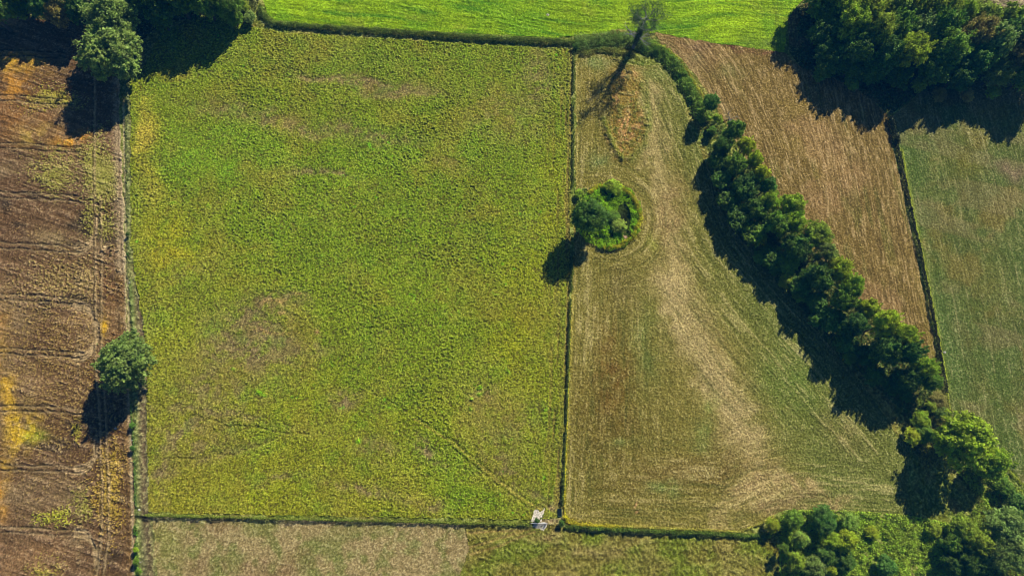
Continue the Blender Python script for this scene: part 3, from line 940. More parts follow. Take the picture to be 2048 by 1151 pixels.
CR = {
    'broad': [crown_mesh(11 + i, 20000, 0.042, 0.95, 44, 0.68, (0.15, 0.32), spires=10) for i in range(4)],
    'tall': [crown_mesh(31 + i, 13000, 0.058, 0.95, 34, 0.64, (0.16, 0.32), taper=0.42, spires=16) for i in range(5)],
    'round': [crown_mesh(51 + i, 9000, 0.065, 0.95, 20, 0.52, (0.34, 0.5)) for i in range(2)],
    'shrub': [crown_mesh(71 + i, 3800, 0.10, 0.7, 14, 0.58, (0.3, 0.5)) for i in range(4)],
    'loose': [crown_mesh(91 + i, 11000, 0.05, 0.9, 44, 0.78, (0.14, 0.26), 0.5) for i in range(3)],
}
TR = [trunk_mesh(i) for i in range(4)]
FC = {'dark': (80, 108, 46), 'mid': (98, 126, 46), 'bright': (126, 148, 44), 'yellow': (144, 156, 46), 'grey': (112, 130, 74),
      'red': (130, 124, 76), 'olive': (124, 140, 52), 'teal': (84, 116, 54), 'deep': (72, 100, 44), 'pale': (128, 148, 72)}
_n = [0]


def tree(px, py, rpx, hc, kind, col, label, cat='tree', group=None, name='broadleaf_tree', zs=None):
    """crown seen at photo pixel (px,py) with its centre hc metres up"""
    _n[0] += 1; k = _n[0]
    rnd = random.Random(k * 7 + 3)
    if cat == 'tree': hc *= 0.9 + 0.2 * rnd.random()
    c = P(px, py, hc)
    mpp = np.linalg.norm(P(px + 5, py, hc) - P(px - 5, py, hc)) / 10
    r = rpx * mpp
    root = empty(name, (c[0], c[1], gz(c[0], c[1])), label, cat, group)
    root.rotation_euler.z = rnd.random() * 6.28
    me = CR[kind][rnd.randrange(len(CR[kind]))]
    o = link('foliage' if cat != 'tree' else 'crown', me, None, root)
    if cat == 'tree': r *= 1.12 * (0.92 + 0.2 * rnd.random())
    vz = (hc * (zs or 0.72) if cat == 'tree' else max(hc * 0.7, 0.6 * r)) / r
    o.location = (0, 0, hc)
    o.scale = (r * (0.94 + 0.12 * rnd.random()), r * (0.94 + 0.12 * rnd.random()), r * vz)
    base = lin(FC[col]) * (0.9 + 0.2 * rnd.random()) * 1.65
    base[2] *= 0.6
    j = 1 + 0.12 * (rnd.random() - 0.5)
    o.color = (base[0] * j, base[1], base[2] / j, 1)
    t = link('trunk' if cat == 'tree' else 'stem', TR[k % 4], None, root)
    t.scale = (r, r, hc)
    return root


RG = 'trees in the diagonal row between the mown and stubble fields'
row = [
    (1421, 206, 15, 6.0, 'round', 'teal', 'small round solitary tree standing clear at the top end of the diagonal row', 'bush'),
    (1466, 262, 21, 8.5, 'tall', 'mid', 'mid green tree at the upper end of the row beside the bare grey shrub'),
    (1446, 292, 19, 7.0, 'tall', 'dark', 'darker tree on the mown field side near the top of the row'),
    (1492, 293, 17, 8.5, 'broad', 'yellow', 'first yellow-tinged tree below the row\'s upper end'),
    (1506, 322, 17, 8.5, 'tall', 'yellow', 'bright yellow tree on the stubble side in the row\'s upper third'),
    (1470, 332, 23, 8.5, 'tall', 'mid', 'leafy mid green tree behind the bright yellow tree of the row'),
    (1517, 350, 16, 8.0, 'round', 'yellow', 'small yellow tree just below the bright yellow one'),
    (1534, 373, 17, 8.5, 'round', 'teal', 'bluish green tree jutting toward the stubble in the upper row'),
    (1488, 375, 25, 8.5, 'tall', 'deep', 'large shaded tree left of the bluish green tree in the row'),
    (1538, 405, 19, 9.0, 'broad', 'bright', 'bright green tree below the bluish green tree'),
    (1508, 420, 25, 8.0, 'tall', 'dark', 'dark bushy tree on the shaded side below the upper third of the row'),
    (1582, 412, 25, 9.5, 'broad', 'bright', 'big bright green tree bulging over the stubble in the upper middle of the row'),
    (1550, 450, 26, 9.0, 'tall', 'mid', 'mid green tree under the big bright bulging tree'),
    (1588, 444, 22, 9.0, 'tall', 'bright', 'second bright tree on the stubble edge, touching the big bulging one'),
    (1632, 470, 25, 9.5, 'broad', 'olive', 'olive yellow feathery tree halfway down the stubble edge'),
    (1592, 495, 25, 8.5, 'tall', 'dark', 'dark tree behind the olive feathery tree at mid row'),
    (1650, 508, 20, 9.0, 'loose', 'grey', 'thin grey green tree beside a gap at mid row'),
    (1674, 538, 24, 9.5, 'broad', 'yellow', 'yellow green tree just below the gap at mid row'),
    (1636, 556, 27, 9.0, 'tall', 'dark', 'broad dark tree in the middle of the row on the shaded side'),
    (1700, 572, 26, 9.5, 'broad', 'bright', 'large light green tree bulging over the lower stubble edge'),
    (1690, 600, 24, 9.0, 'tall', 'mid', 'mid green tree tucked below the large light green one'),
    (1732, 618, 23, 9.5, 'broad', 'yellow', 'yellow crowned tree in the lower third of the row'),
    (1706, 650, 25, 8.5, 'tall', 'deep', 'deeply shaded tree left of the yellow crown in the lower third'),
    (1768, 648, 26, 9.5, 'broad', 'yellow', 'largest yellow green tree in the lower third of the row'),
    (1805, 672, 22, 9.0, 'broad', 'bright', 'bright tree where the stubble field narrows'),
    (1818, 704, 22, 9.0, 'tall', 'teal', 'bluish dark tree at the narrow tip of the stubble'),
    (1768, 698, 30, 9.0, 'tall', 'dark', 'broad dark tree shading the lower row from the mown side'),
    (1846, 736, 22, 8.5, 'broad', 'bright', 'rounded bright tree near the row\'s lower end beside the ditch'),
    (1862, 762, 15, 7.0, 'round', 'mid', 'small green tree at the foot of the ditch hedge'),
    (1812, 758, 24, 7.5, 'tall', 'deep', 'dark tree at the lower end of the row with reddish stems showing'),
]
for e in row:
    tree(e[0], e[1], e[2], e[3] * (1 if e[1] > 640 or e[3] < 6.5 else 0.82), *e[4:7], group=RG, zs=0.64)
side = [
    (1436, 322, 18, 'dark', 'low dark tree on the mown side, first below the gap under the round tree'),
    (1442, 362, 20, 'teal', 'low bluish tree on the mown side of the upper row'),
    (1458, 402, 22, 'dark', 'low dark tree left of the big bright bulging tree\'s shadow'),
    (1478, 440, 23, 'deep', 'low very dark tree on the mown side in the upper middle of the row'),
    (1508, 468, 23, 'mid', 'low mid green tree on the mown side beside the yellowish bush'),
    (1536, 514, 20, 'dark', 'low dark tree at the sawtooth edge above mid row'),
    (1574, 528, 23, 'mid', 'low mid green tree on the mown side at mid row'),
    (1600, 572, 21, 'dark', 'low dark tree above the feathery olive bush'),
    (1632, 604, 23, 'dark', 'low dark tree on the mown side between mid row and the low bluish tree'),
    (1660, 638, 22, 'teal', 'low bluish tree on the mown side just past the middle of the row'),
    (1690, 686, 22, 'dark', 'low dark tree just below the bluish one in the lower middle of the row'),
    (1730, 712, 24, 'deep', 'low very dark tree in the row\'s lower third on the mown side'),
    (1746, 752, 22, 'dark', 'low dark tree on the mown side, third from the row\'s lower end'),
    (1790, 768, 20, 'deep', 'low very dark tree near the row\'s lower end'),
]
for a, b, r_, c_, lb in side:
    tree(a, b, r_, 3.9, 'round', c_, lb, group=RG)
UG = 'bushes on the shaded side of the diagonal row'
und = [
    (1434, 240, 12, 2.6, 'bright', 'light green bush hugging the base of the solitary round tree'),
    (1424, 262, 10, 2.0, 'mid', 'small bush in the round tree\'s shadow'),
    (1442, 340, 12, 2.4, 'dark', 'dark bush low on the mown side near the row\'s top'),
    (1520, 480, 13, 3.0, 'yellow', 'yellowish bush catching light in the shade of the upper row'),
    (1552, 505, 12, 3.0, 'olive', 'olive bush among the shade at mid row'),
    (1572, 560, 16, 3.0, 'olive', 'feathery olive bush jutting onto the mown field'),
    (1600, 590, 14, 3.0, 'mid', 'green bush beside the feathery olive bush'),
    (1628, 640, 13, 3.0, 'teal', 'bluish green bush in the lower middle shade'),
    (1700, 715, 14, 3.0, 'mid', 'green bush in deep shade of the lower row'),
    (1812, 790, 14, 3.0, 'dark', 'dark bush under the row\'s lowest tree'),
    (1550, 540, 12, 2.6, 'dark', 'dark bush near the sawtooth shadow edge at mid row'),
]
for a, b, r_, h, c_, lb in und:
    tree(a, b, r_, h, 'loose', c_, lb, 'bush', UG, 'bush')

WG = 'trees of the wood in the upper right corner'
wood = [
    (1656, 22, 30, 6.8, 'broad', 'mid', 'leftmost tree of the wood on its upper edge'),
    (1692, 8, 32, 10, 'broad', 'bright', 'bright tree on the wood\'s top edge right of the leftmost'),
    (1735, 22, 30, 12, 'tall', 'olive', 'olive tree on the frame\'s top edge in the left half of the wood'),
    (1676, 62, 32, 7.5, 'tall', 'dark', 'dark tree on the wood\'s left side below the leftmost tree'),
    (1706, 52, 30, 12, 'broad', 'bright', 'bright sunlit tree in the left half of the wood'),
    (1662, 106, 26, 7, 'tall', 'deep', 'shaded lower tree at the wood\'s left corner'),
    (1748, 62, 32, 12, 'broad', 'olive', 'large olive tree in the wood\'s left half with streaky crown'),
    (1712, 100, 32, 10, 'tall', 'dark', 'dark tree below the large olive tree'),
    (1790, 12, 30, 11, 'loose', 'pale', 'pale thin tree on the top edge in the middle of the wood'),
    (1832, 18, 30, 12, 'tall', 'olive', 'olive green tree on the upper edge right of the pale thin tree'),
    (1796, 56, 28, 11, 'tall', 'mid', 'mid green tree in the wood\'s centre behind the yellow one'),
    (1822, 104, 34, 11, 'broad', 'yellow', 'conspicuous yellow tree in the middle of the wood'),
    (1772, 112, 28, 9, 'tall', 'dark', 'dark tree left of the conspicuous yellow tree'),
    (1842, 62, 28, 12, 'round', 'grey', 'grey green rounded tree above the yellow tree'),
    (1876, 20, 30, 12, 'broad', 'olive', 'light olive tree on the upper edge in the right half of the wood'),
    (1880, 58, 30, 12, 'tall', 'mid', 'mid green tree in the right half of the wood'),
    (1896, 100, 38, 12, 'broad', 'mid', 'largest domed green tree right of the yellow one'),
    (1922, 28, 28, 11, 'broad', 'bright', 'bright tree near the top edge toward the corner'),
    (1966, 40, 28, 11, 'loose', 'olive', 'thin reddish-stemmed tree near the pale field corner'),
    (1950, 74, 34, 12, 'broad', 'red', 'brownish tinted tree in the wood\'s right half'),
    (1948, 122, 32, 11, 'broad', 'teal', 'bluish green domed tree on the wood\'s lower right side'),
    (1994, 146, 28, 8, 'broad', 'grey', 'grey green tree jutting out at the wood\'s lower right edge'),
    (1988, 84, 28, 12, 'round', 'grey', 'pale grey green rounded tree toward the right frame edge'),
    (2034, 72, 30, 12, 'tall', 'dark', 'dark tree on the right frame edge behind the brownish ones'),
    (2032, 112, 28, 11, 'broad', 'red', 'reddish brown tinged tree on the right frame edge'),
    (2054, 150, 30, 10, 'tall', 'mid', 'tree cut by the right frame edge, lowest of the wood'),
    (2014, 40, 24, 10, 'tall', 'olive', 'olive tree beside the pale field in the corner'),
    (1868, 140, 28, 9, 'tall', 'dark', 'shaded tree at the lower edge under the largest dome'),
    (1915, 152, 28, 8, 'tall', 'deep', 'deep shaded tree under the bluish green dome'),
    (1640, 68, 22, 6, 'tall', 'deep', 'very dark tree at the wood\'s far left edge'),
    (1700, 138, 26, 6, 'tall', 'dark', 'low dark tree in the shade along the wood\'s lower left edge'),
    (1742, 140, 26, 6, 'broad', 'dark', 'low dark tree in the shade left of the yellow one'),
    (1800, 150, 24, 6, 'tall', 'dark', 'low dark tree in the shade just under the yellow one'),
    (1650, 134, 20, 5, 'tall', 'dark', 'dark tree at the wood\'s lower left corner, next to the stubble'),
]
for e in wood:
    tree(e[0], e[1], e[2], e[3] - 1, *e[4:7], group=WG)
for i, (a, b) in enumerate([(1648, -26), (1668, -44), (1710, -50), (1780, -50), (1850, -55), (2095, 60), (2100, 120)]):
    tree(a, b, 34, 12, 'broad', 'mid', 'wood tree standing just outside the picture', group=WG)
UGW = 'bushes along the lower edge of the corner wood'
for a, b, r_, h, c_, lb in [
    (1640, 150, 14, 2.5, 'dark', 'low dark bush in the wood\'s shadow at its left corner'),
    (1702, 168, 14, 2.5, 'mid', 'bush in the wood\'s shadow above the stubble'),
    (1742, 150, 15, 3, 'dark', 'dark bush under the middle of the wood'),
    (1838, 170, 15, 3, 'olive', 'olive bush in shade below the yellow tree'),
    (1880, 190, 14, 2.5, 'red', 'brownish bush in shade below the largest dome'),
    (1932, 190, 14, 2.5, 'red', 'dry brown bush on the pasture\'s shaded edge'),
    (1985, 185, 14, 2.5, 'olive', 'olive bush at the pasture edge near the right frame edge')]:
    tree(a, b, r_, h, 'shrub', c_, lb, 'bush', UGW, 'bush')

CG = 'trees of the copse in the upper left corner'
cop = [
    (224, 106, 56, 11, 'broad', 'grey', 'large grey green tree standing forward of the upper left copse'),
    (222, 34, 52, 12, 'broad', 'grey', 'large grey green tree behind the forward one, near the top edge'),
    (118, 30, 22, 8, 'loose', 'red', 'brownish thin tree left of the big grey green trees'),
    (86, 16, 24, 8, 'tall', 'teal', 'bluish green tree left of the brownish thin one'),
    (34, 2, 30, 8, 'tall', 'mid', 'green tree in the very corner of the picture'),
    (160, 22, 26, 9, 'tall', 'dark', 'dark tree between the brownish and the grey green trees'),
    (298, 0, 42, 13, 'tall', 'deep', 'dark tree right of the grey green trees on the top edge'),
    (352, -8, 42, 13, 'tall', 'dark', 'tall dark tree on the top edge, second right of the grey green pair'),
    (408, -2, 40, 12, 'broad', 'mid', 'tree with a sunlit tip on the top edge in the copse\'s right half'),
    (455, 6, 30, 10, 'broad', 'mid', 'tree nearest the lime green field in the copse'),
    (322, 36, 26, 8, 'tall', 'deep', 'low dark tree inside the copse\'s deep shade'),
    (470, 40, 16, 4, 'tall', 'mid', 'small tree at the copse\'s right edge by the hedge'),
]
for e in cop:
    tree(e[0], e[1], e[2], e[3] * 0.86, *e[4:7], group=CG)
for a, b in [(330, -70), (400, -75), (250, -60), (150, -50), (60, -55), (460, -60), (-30, 10)]:
    tree(a, b, 40, 11, 'tall', 'dark', 'copse tree standing just outside the picture', group=CG)

# lone trees
tree(252, 724, 54, 8.4, 'broad', 'grey', 'large lone round tree on the boundary between brown field and green crop', zs=0.85)
tree(1178, 434, 32, 8.2, 'broad', 'teal', 'lone grey green tree on the left side of the round overgrown hollow', zs=0.85)
tree(1932, 880, 46, 9.5, 'loose', 'bright', 'wide feathery bright green tree below the ditch hedge\'s end')
tree(1902, 880, 30, 8, 'tall', 'bright', 'bright green tree merged into the left side of the wide feathery tree')
tree(1984, 925, 30, 7, 'broad', 'bright', 'bright green tree right below the wide feathery tree')

SG = 'shrubs and small trees in the lower right scrub'
scr = [
    (1585, 1038, 20, 3.5, 'round', 'mid', 'rounded green bush at the scrub\'s upper left corner'),
    (1646, 1040, 30, 4.5, 'broad', 'teal', 'large dark bluish green bush on the scrub\'s upper edge'),
    (1599, 1076, 17, 3.5, 'round', 'pale', 'small pale green bush standing in a dark gap'),
    (1628, 1136, 24, 4.0, 'loose', 'grey', 'pale grey willow-like bush on the bottom frame edge'),
    (1592, 1120, 18, 4.0, 'shrub', 'olive', 'yellowish olive bush left of the pale grey one'),
    (1566, 1098, 11, 3.0, 'shrub', 'mid', 'small green bush on the scrub\'s left rim'),
    (1692, 1082, 19, 4.0, 'shrub', 'yellow', 'yellow and green bush in the scrub\'s middle left'),
    (1662, 1080, 17, 3.5, 'shrub', 'bright', 'bright green bush left of the yellow and green one'),
    (1745, 1065, 12, 1.6, 'shrub', 'yellow', 'yellow bush near the middle of the scrub'),
    (1661, 1141, 10, 3.0, 'round', 'yellow', 'small lemon yellow bush at the bottom frame edge'),
    (1773, 1132, 20, 3.0, 'round', 'teal', 'bluish green bush at the scrub\'s bottom middle'),
    (1690, 1120, 18, 3.0, 'shrub', 'dark', 'dark bush between yellow bush and frame bottom'),
    (1700, 1040, 17, 2.5, 'shrub', 'pale', 'pale green bush right of the large dark bluish bush'),
    (1650, 1105, 18, 3.0, 'shrub', 'dark', 'dark olive bush above the pale grey willow-like one'),
    (1929, 1055, 26, 5.0, 'broad', 'olive', 'yellow green feathery bush left of the dull grey trees'),
    (1955, 1082, 28, 6.0, 'tall', 'olive', 'olive tree below the yellow green feathery bush'),
    (1905, 1084, 22, 4.0, 'tall', 'mid', 'mid green bush on the dark shade\'s left edge'),
    (2014, 1056, 38, 7.0, 'broad', 'grey', 'broad dull grey green tree on the lower right'),
    (2032, 1100, 36, 7.5, 'broad', 'grey', 'dull grey tree in the bottom right corner'),
    (1990, 1112, 28, 7.0, 'tall', 'grey', 'grey green tree left of the corner tree'),
    (1940, 1122, 28, 5.0, 'tall', 'dark', 'dark tree on the bottom edge right of the shaded gap'),
    (1902, 1130, 20, 4.0, 'tall', 'deep', 'deep shaded bush on the bottom edge in the dark gap'),
    (2036, 1008, 22, 3.5, 'round', 'dark', 'dark rounded bush on the right frame edge'),
    (2008, 975, 18, 2.6, 'shrub', 'mid', 'mid green bush below the bright trees near the pasture rim'),
    (1842, 838, 17, 2.6, 'shrub', 'bright', 'bright green bush at the foot of the diagonal row'),
    (1828, 872, 16, 2.2, 'shrub', 'yellow', 'yellowish brown bush pointing to the mown field\'s corner'),
    (1848, 868, 16, 2.6, 'shrub', 'mid', 'green bush between the yellowish bush and the bright tree'),
    (1876, 800, 15, 2.2, 'shrub', 'red', 'brown dry bush below the row\'s last tree'),
    (1882, 828, 14, 2.6, 'loose', 'grey', 'thin grey green bush above the bare grey snag'),
    (1860, 812, 11, 2.0, 'shrub', 'olive', 'small olive bush left of the brown dry one'),
    (1868, 1058, 13, 2.0, 'shrub', 'olive', 'olive bush on the track side below the big shadow'),
    (1546, 1050, 13, 2.4, 'shrub', 'yellow', 'yellow bush at the end of the low hedge by the scrub'),
]
for a, b, r_, h, kd, c_, lb in scr:
    if kd == 'shrub': kd, r_ = 'loose', r_ * 1.15
    tree(a, b, r_, h, kd, c_, lb, 'bush' if h < 6.5 else 'tree', SG, 'bush' if h < 6.5 else 'broadleaf_tree')

small = [
    (265, 850, 6.0, 1.1, 'teal', 'small bluish bush on the left boundary below the lone tree'),
    (266, 895, 5.5, 1.1, 'teal', 'second small bush on the left boundary, further down'),
    (257, 469, 3.5, 0.8, 'dark', 'tiny dark bush casting a shadow on the left boundary'),
    (256, 508, 3, 0.6, 'dark', 'tiny bush below the first tiny dark one on the left boundary'),
    (273, 1122, 6.5, 1.2, 'mid', 'green bush on the left boundary near the bottom'),
    (277, 1142, 6.5, 1.4, 'mid', 'lowest green bush on the left boundary'),
    (273, 1098, 5.5, 1.0, 'bright', 'bright low bush on the left boundary above the lowest pair'),
    (1228, 372, 17, 1.6, 'bright', 'bright green bush at the top of the round hollow'),
    (1238, 450, 14, 1.8, 'pale', 'pale bright bush in the middle of the round hollow'),
    (1228, 432, 12, 1.6, 'mid', 'mid green bush beside the lone tree in the hollow'),
    (1165, 412, 13, 1.6, 'olive', 'olive bush left of the hollow near the long straight hedge'),
    (1158, 388, 9, 1.2, 'bright', 'small bright bush where the hollow scrub meets the straight hedge'),
    (1152, 92, 7, 1.3, 'teal', 'bush at the corner where the two low hedges meet'),
    (1123, 1046, 6, 1.2, 'dark', 'dark bush at the lower corner of the straight hedge'),
    (1074, 1041, 5, 0.9, 'deep', 'dark rounded bush behind the gate'),
    (500, 36, 13, 2.2, 'grey', 'greyish bush at the left end of the upper hedge'),
    (488, 14, 12, 2.4, 'olive', 'olive bush between copse and lime green field'),
]
for a, b, r_, h, c_, lb in small:
    tree(a, b, r_, h, 'shrub', c_, lb, 'bush', None, 'bush')


# ------------------------------------------------------------------ hedges: leafy strips
def hedge(name, pts, width, height, dens, colr, label, leaf=0.2, cat='hedge', gap=0.0, kind=None, wend=None, hvar=0.7):
    rng = np.random.default_rng(abs(hash(label)) % 1000 if False else len(label) * 31 + int(pts[0][0]))
    q_ = poly(pts)
    seg = np.diff(q_, axis=0); L = np.hypot(seg[:, 0], seg[:, 1]); acc = np.concatenate([[0], np.cumsum(L)])
    n = int(acc[-1] * (width if wend is None else (width + wend) / 2) * dens)
    s = rng.random(n) * acc[-1]
    k = np.clip(np.searchsorted(acc, s) - 1, 0, len(L) - 1)
    t = (s - acc[k]) / L[k]
    base = q_[k] + seg[k] * t[:, None]
    nrm = np.stack([-seg[k][:, 1], seg[k][:, 0]], 1) / L[k][:, None]
    w = width if wend is None else width + (wend - width) * s / acc[-1]
    o = np.clip(rng.normal(size=n) * 0.42, -1, 1)
    edge = 0.75 + 0.5 * vn(s / 1.7, s * 0 + 3.3, 5)
    xy = base + nrm * (o * w * 0.5 * edge)[:, None]
    hh = height * (1 - hvar + hvar * 1.3 * (0.55 * nz(xy[:, 0], xy[:, 1], 1.3, 9) + 0.45 * nz(xy[:, 0], xy[:, 1], 0.6, 19))) * (1 - 0.75 * np.abs(o) ** 2.2)
    z = hh * (rng.random(n) ** 0.45)
    if gap:
        keep = nz(xy[:, 0], xy[:, 1], 2.2, 29) > gap
        xy, z, hh = xy[keep], z[keep], hh[keep]; n = len(z)
    zz = Z[np.clip(np.searchsorted(gy, xy[:, 1]) - 1, 0, NY - 2) * NX + np.clip(np.searchsorted(gx, xy[:, 0]) - 1, 0, NX - 2)]
    ctr = np.column_stack([xy, z + np.minimum(zz, 0.3)])
    nr = rng.normal(size=(n, 3)) + np.array([0, 0, 1.0])
    ob = link(name, leaves_mesh(name, ctr, nr, leaf * (0.6 + 0.8 * rng.random(n)), rng), M_LEAF)
    c = lin(FC[colr] if isinstance(colr, str) else colr) * 1.55 * np.array([1, 1, 0.6])
    ob.color = (c[0], c[1], c[2], 1)
    return tag(ob, label, cat, None, kind)


hedge('hedge', [(522, 18), (528, 34), (545, 49), (640, 57), (800, 67), (1000, 80), (1150, 87)], 2.2, 2.0, 60, (100, 116, 52),
      'low thick hedge between the lime green field and the big olive crop')
hedge('hedge', [(1150, 88), (1190, 86), (1235, 80), (1268, 82), (1300, 96)], 6.5, 2.2, 45, (112, 134, 72),
      'wide tall scrubby hedge left of the dead tree', 0.24)
hedge('hedge', [(1160, 108), (1200, 99), (1240, 106), (1270, 112)], 3.0, 1.2, 30, (118, 122, 64),
      'low weedy strip on the mown side of the scrubby hedge', 0.2, 'hedge')
hedge('hedge', [(1285, 90), (1325, 108), (1352, 135), (1375, 175), (1400, 225), (1412, 245)], 5.6, 2.2, 50, (110, 136, 56),
      'curving broad bramble hedge from the dead tree down to the solitary round tree', 0.24)
hedge('hedge', [(1282, 84), (1330, 100), (1362, 128), (1388, 172), (1410, 205)], 1.4, 1.7, 40, (150, 148, 60),
      'pale yellow grassy edge along the stubble side of the bramble hedge', 0.2)
hedge('hedge', [(1147, 100), (1146, 250), (1145, 375)], 0.8, 1.3, 70, (84, 96, 44),
      'upper stretch of the thin straight hedge left of the mown field', 0.17, gap=0.25)
hedge('hedge', [(1144, 500), (1139, 650), (1131, 860), (1124, 1012)], 0.8, 1.3, 70, (84, 96, 44),
      'long lower stretch of the thin straight hedge left of the mown field', 0.17, gap=0.22)
hedge('grass_edge', [(1141, 600), (1135, 800), (1128, 1010), (1130, 1030)], 0.7, 0.6, 60, (178, 170, 52),
      'thin yellow grass strip on the mown side of the straight hedge', 0.14, 'grass')
hedge('hedge', [(1126, 1030), (1140, 1044), (1165, 1049), (1240, 1054)], 1.5, 1.0, 60, (168, 160, 44),
      'golden flowering stretch of low hedge starting at the field corner', 0.17)
hedge('hedge', [(1128, 1052), (1180, 1055), (1300, 1061), (1400, 1065), (1498, 1070), (1540, 1070)], 1.6, 1.5, 60, (92, 112, 44),
      'low green hedge along the bottom of the mown field', 0.19)
hedge('hedge', [(1240, 1051), (1350, 1056), (1480, 1062), (1520, 1045), (1548, 1030)], 0.9, 0.7, 40, (164, 158, 84),
      'pale dry grass fringe above the low green hedge', 0.16)
hedge('hedge', [(290, 1029), (450, 1033), (700, 1039), (900, 1044), (1058, 1047)], 0.8, 1.35, 80, (112, 122, 52),
      'thin straight hedge between olive crop and tan pasture', 0.16)
hedge('hedge', [(1775, 238), (1782, 262), (1790, 292)], 2.4, 2.4, 60, (44, 54, 32),  # leaf colour darkened to carry the shadow along the ditch
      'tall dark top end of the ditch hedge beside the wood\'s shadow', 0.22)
hedge('hedge', [(1790, 292), (1799, 330), (1808, 370), (1822, 440), (1842, 530), (1858, 610), (1872, 680), (1885, 760), (1890, 785)], 1.1, 1.7, 60, (42, 46, 30),  # shadow line of the ditch put into the dark leaf colour
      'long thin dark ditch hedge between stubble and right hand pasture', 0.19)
hedge('grass_edge', [(1802, 300), (1813, 370), (1827, 440), (1847, 530), (1863, 610), (1877, 680), (1890, 760), (1897, 820)], 0.7, 0.8, 45, (156, 164, 56),
      'bright yellow green grass strip on the pasture side of the ditch hedge', 0.15, 'grass')
hedge('hedge', [(1930, 925), (1985, 950), (2030, 1000), (2070, 1060)], 5, 1.3, 30, (96, 118, 52),
      'overgrown green bank from the feathery tree to the right frame edge', 0.22)
hedge('hedge', [(1905, 850), (1960, 880), (2010, 935), (2060, 985)], 1.2, 0.8, 40, (140, 148, 62),
      'pale grassy rim of the pasture beside the feathery tree', 0.17)
hedge('hedge', [(252, 190), (254, 350), (257, 560)], 0.6, 0.6, 30, (104, 112, 66),
      'upper weedy fence line between brown field and green crop', 0.14, gap=0.3)
hedge('hedge', [(262, 800), (270, 900), (274, 1010)], 0.7, 0.8, 40, (92, 116, 60),
      'lower weedy fence line below the lone tree', 0.15, gap=0.3)
hedge('hedge', [(272, 1050), (276, 1151), (280, 1230)], 1.1, 1.0, 50, (90, 122, 46),
      'bushy weedy line in the lower left corner beyond the culvert', 0.17, gap=0.2)


def patch(name, outline, dens, height, colr, label, leaf=0.22, kind='stuff', cat='undergrowth', hole=None):
    rng = np.random.default_rng(len(label) + int(outline[0][0]))
    q_ = poly(outline)
    lo, hi = q_.min(0), q_.max(0)
    n = int((hi - lo).prod() * dens)
    xy = lo + rng.random((n, 2)) * (hi - lo)
    m = inside(xy[:, 0], xy[:, 1], [tuple(p) for p in q_])
    if hole is not None: m &= ~hole(*to_px(xy[:, 0], xy[:, 1]))
    xy = xy[m]
    a = 0.5 * nz(xy[:, 0], xy[:, 1], 2.0, 9) + 0.5 * nz(xy[:, 0], xy[:, 1], 0.9, 19)
    hh = height * np.clip((a - 0.2) * 1.7, 0.08, 1.2)
    z = hh * (0.35 + 0.65 * rng.random(len(hh)) ** 0.6)
    ctr = np.column_stack([xy, z])
    nr = rng.normal(size=(len(xy), 3)) + np.array([0, 0, 1.3])
    ob = link(name, leaves_mesh(name, ctr, nr, leaf * (0.6 + 0.8 * rng.random(len(xy))), rng), M_LEAF)
    c = lin(FC[colr] if isinstance(colr, str) else colr) * 1.55 * np.array([1, 1, 0.6])
    ob.color = (c[0], c[1], c[2], 1)
    return tag(ob, label, cat, None, kind)


patch('undergrowth', [(1560, 1030), (1600, 1018), (1700, 1020), (1820, 1030), (1900, 1045), (1890, 1151), (1850, 1200), (1558, 1200), (1558, 1100)],
      36, 1.3, (134, 156, 58), 'tangled green and olive bramble thicket in the lower right scrub', 0.24)
patch('undergrowth', [(1900, 930), (1960, 940), (2048, 980), (2100, 1060), (2060, 1200), (1880, 1200), (1900, 1060), (1925, 1040), (1960, 1000)],
      30, 1.9, (128, 146, 56), 'bright bramble cover between the feathery tree and the grey trees', 0.22)
patch('undergrowth', [(1820, 845), (1845, 800), (1885, 775), (1900, 830), (1930, 860), (1900, 900), (1850, 940), (1822, 900)],
      30, 1.8, (118, 118, 60), 'brown and olive dry scrub at the foot of the tree row', 0.22)
patch('undergrowth', [(1398, 250), (1430, 240), (1500, 330), (1600, 470), (1720, 610), (1850, 750), (1880, 790), (1830, 850), (1700, 725), (1600, 620), (1520, 520), (1450, 400)],
      16, 1.3, (74, 92, 44), 'weedy ground cover beneath the diagonal tree row', 0.24)
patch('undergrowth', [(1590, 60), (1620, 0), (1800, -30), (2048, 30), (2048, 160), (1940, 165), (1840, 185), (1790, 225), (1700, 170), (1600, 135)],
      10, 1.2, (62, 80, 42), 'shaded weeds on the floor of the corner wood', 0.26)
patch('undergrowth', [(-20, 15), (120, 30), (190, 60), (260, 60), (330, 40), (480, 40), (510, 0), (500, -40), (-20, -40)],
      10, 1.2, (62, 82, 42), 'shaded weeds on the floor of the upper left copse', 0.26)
_rr = random.Random(4)
ring_pts = [(RING_C[0] + (65 + _rr.uniform(-4, 5)) * math.cos(a), RING_C[1] + (66 + _rr.uniform(-4, 5)) * math.sin(a)) for a in np.linspace(0, 2 * math.pi, 44, endpoint=False)]
ringhole = lambda a, b: (np.hypot((a - 1246) / 15, (b - 438) / 30) < 1) | (np.hypot((a - 1254) / 8, (b - 470) / 9) < 1)
patch('reed_bed', ring_pts, 46, 1.5, (122, 158, 22), 'round patch of tall green weeds filling the hollow in the mown field', 0.2, 'stuff', 'weeds', ringhole)
edge_pts = [(RING_C[0] + (62 + _rr.uniform(-3, 3)) * math.cos(a), RING_C[1] + (63 + _rr.uniform(-3, 3)) * math.sin(a)) for a in np.linspace(-2.3, 1.75, 26)]
hedge('grass_edge', edge_pts, 1.9, 1.6, 50, (160, 156, 42), 'yellow tall grass rim curving round the overgrown hollow', 0.18, 'grass')
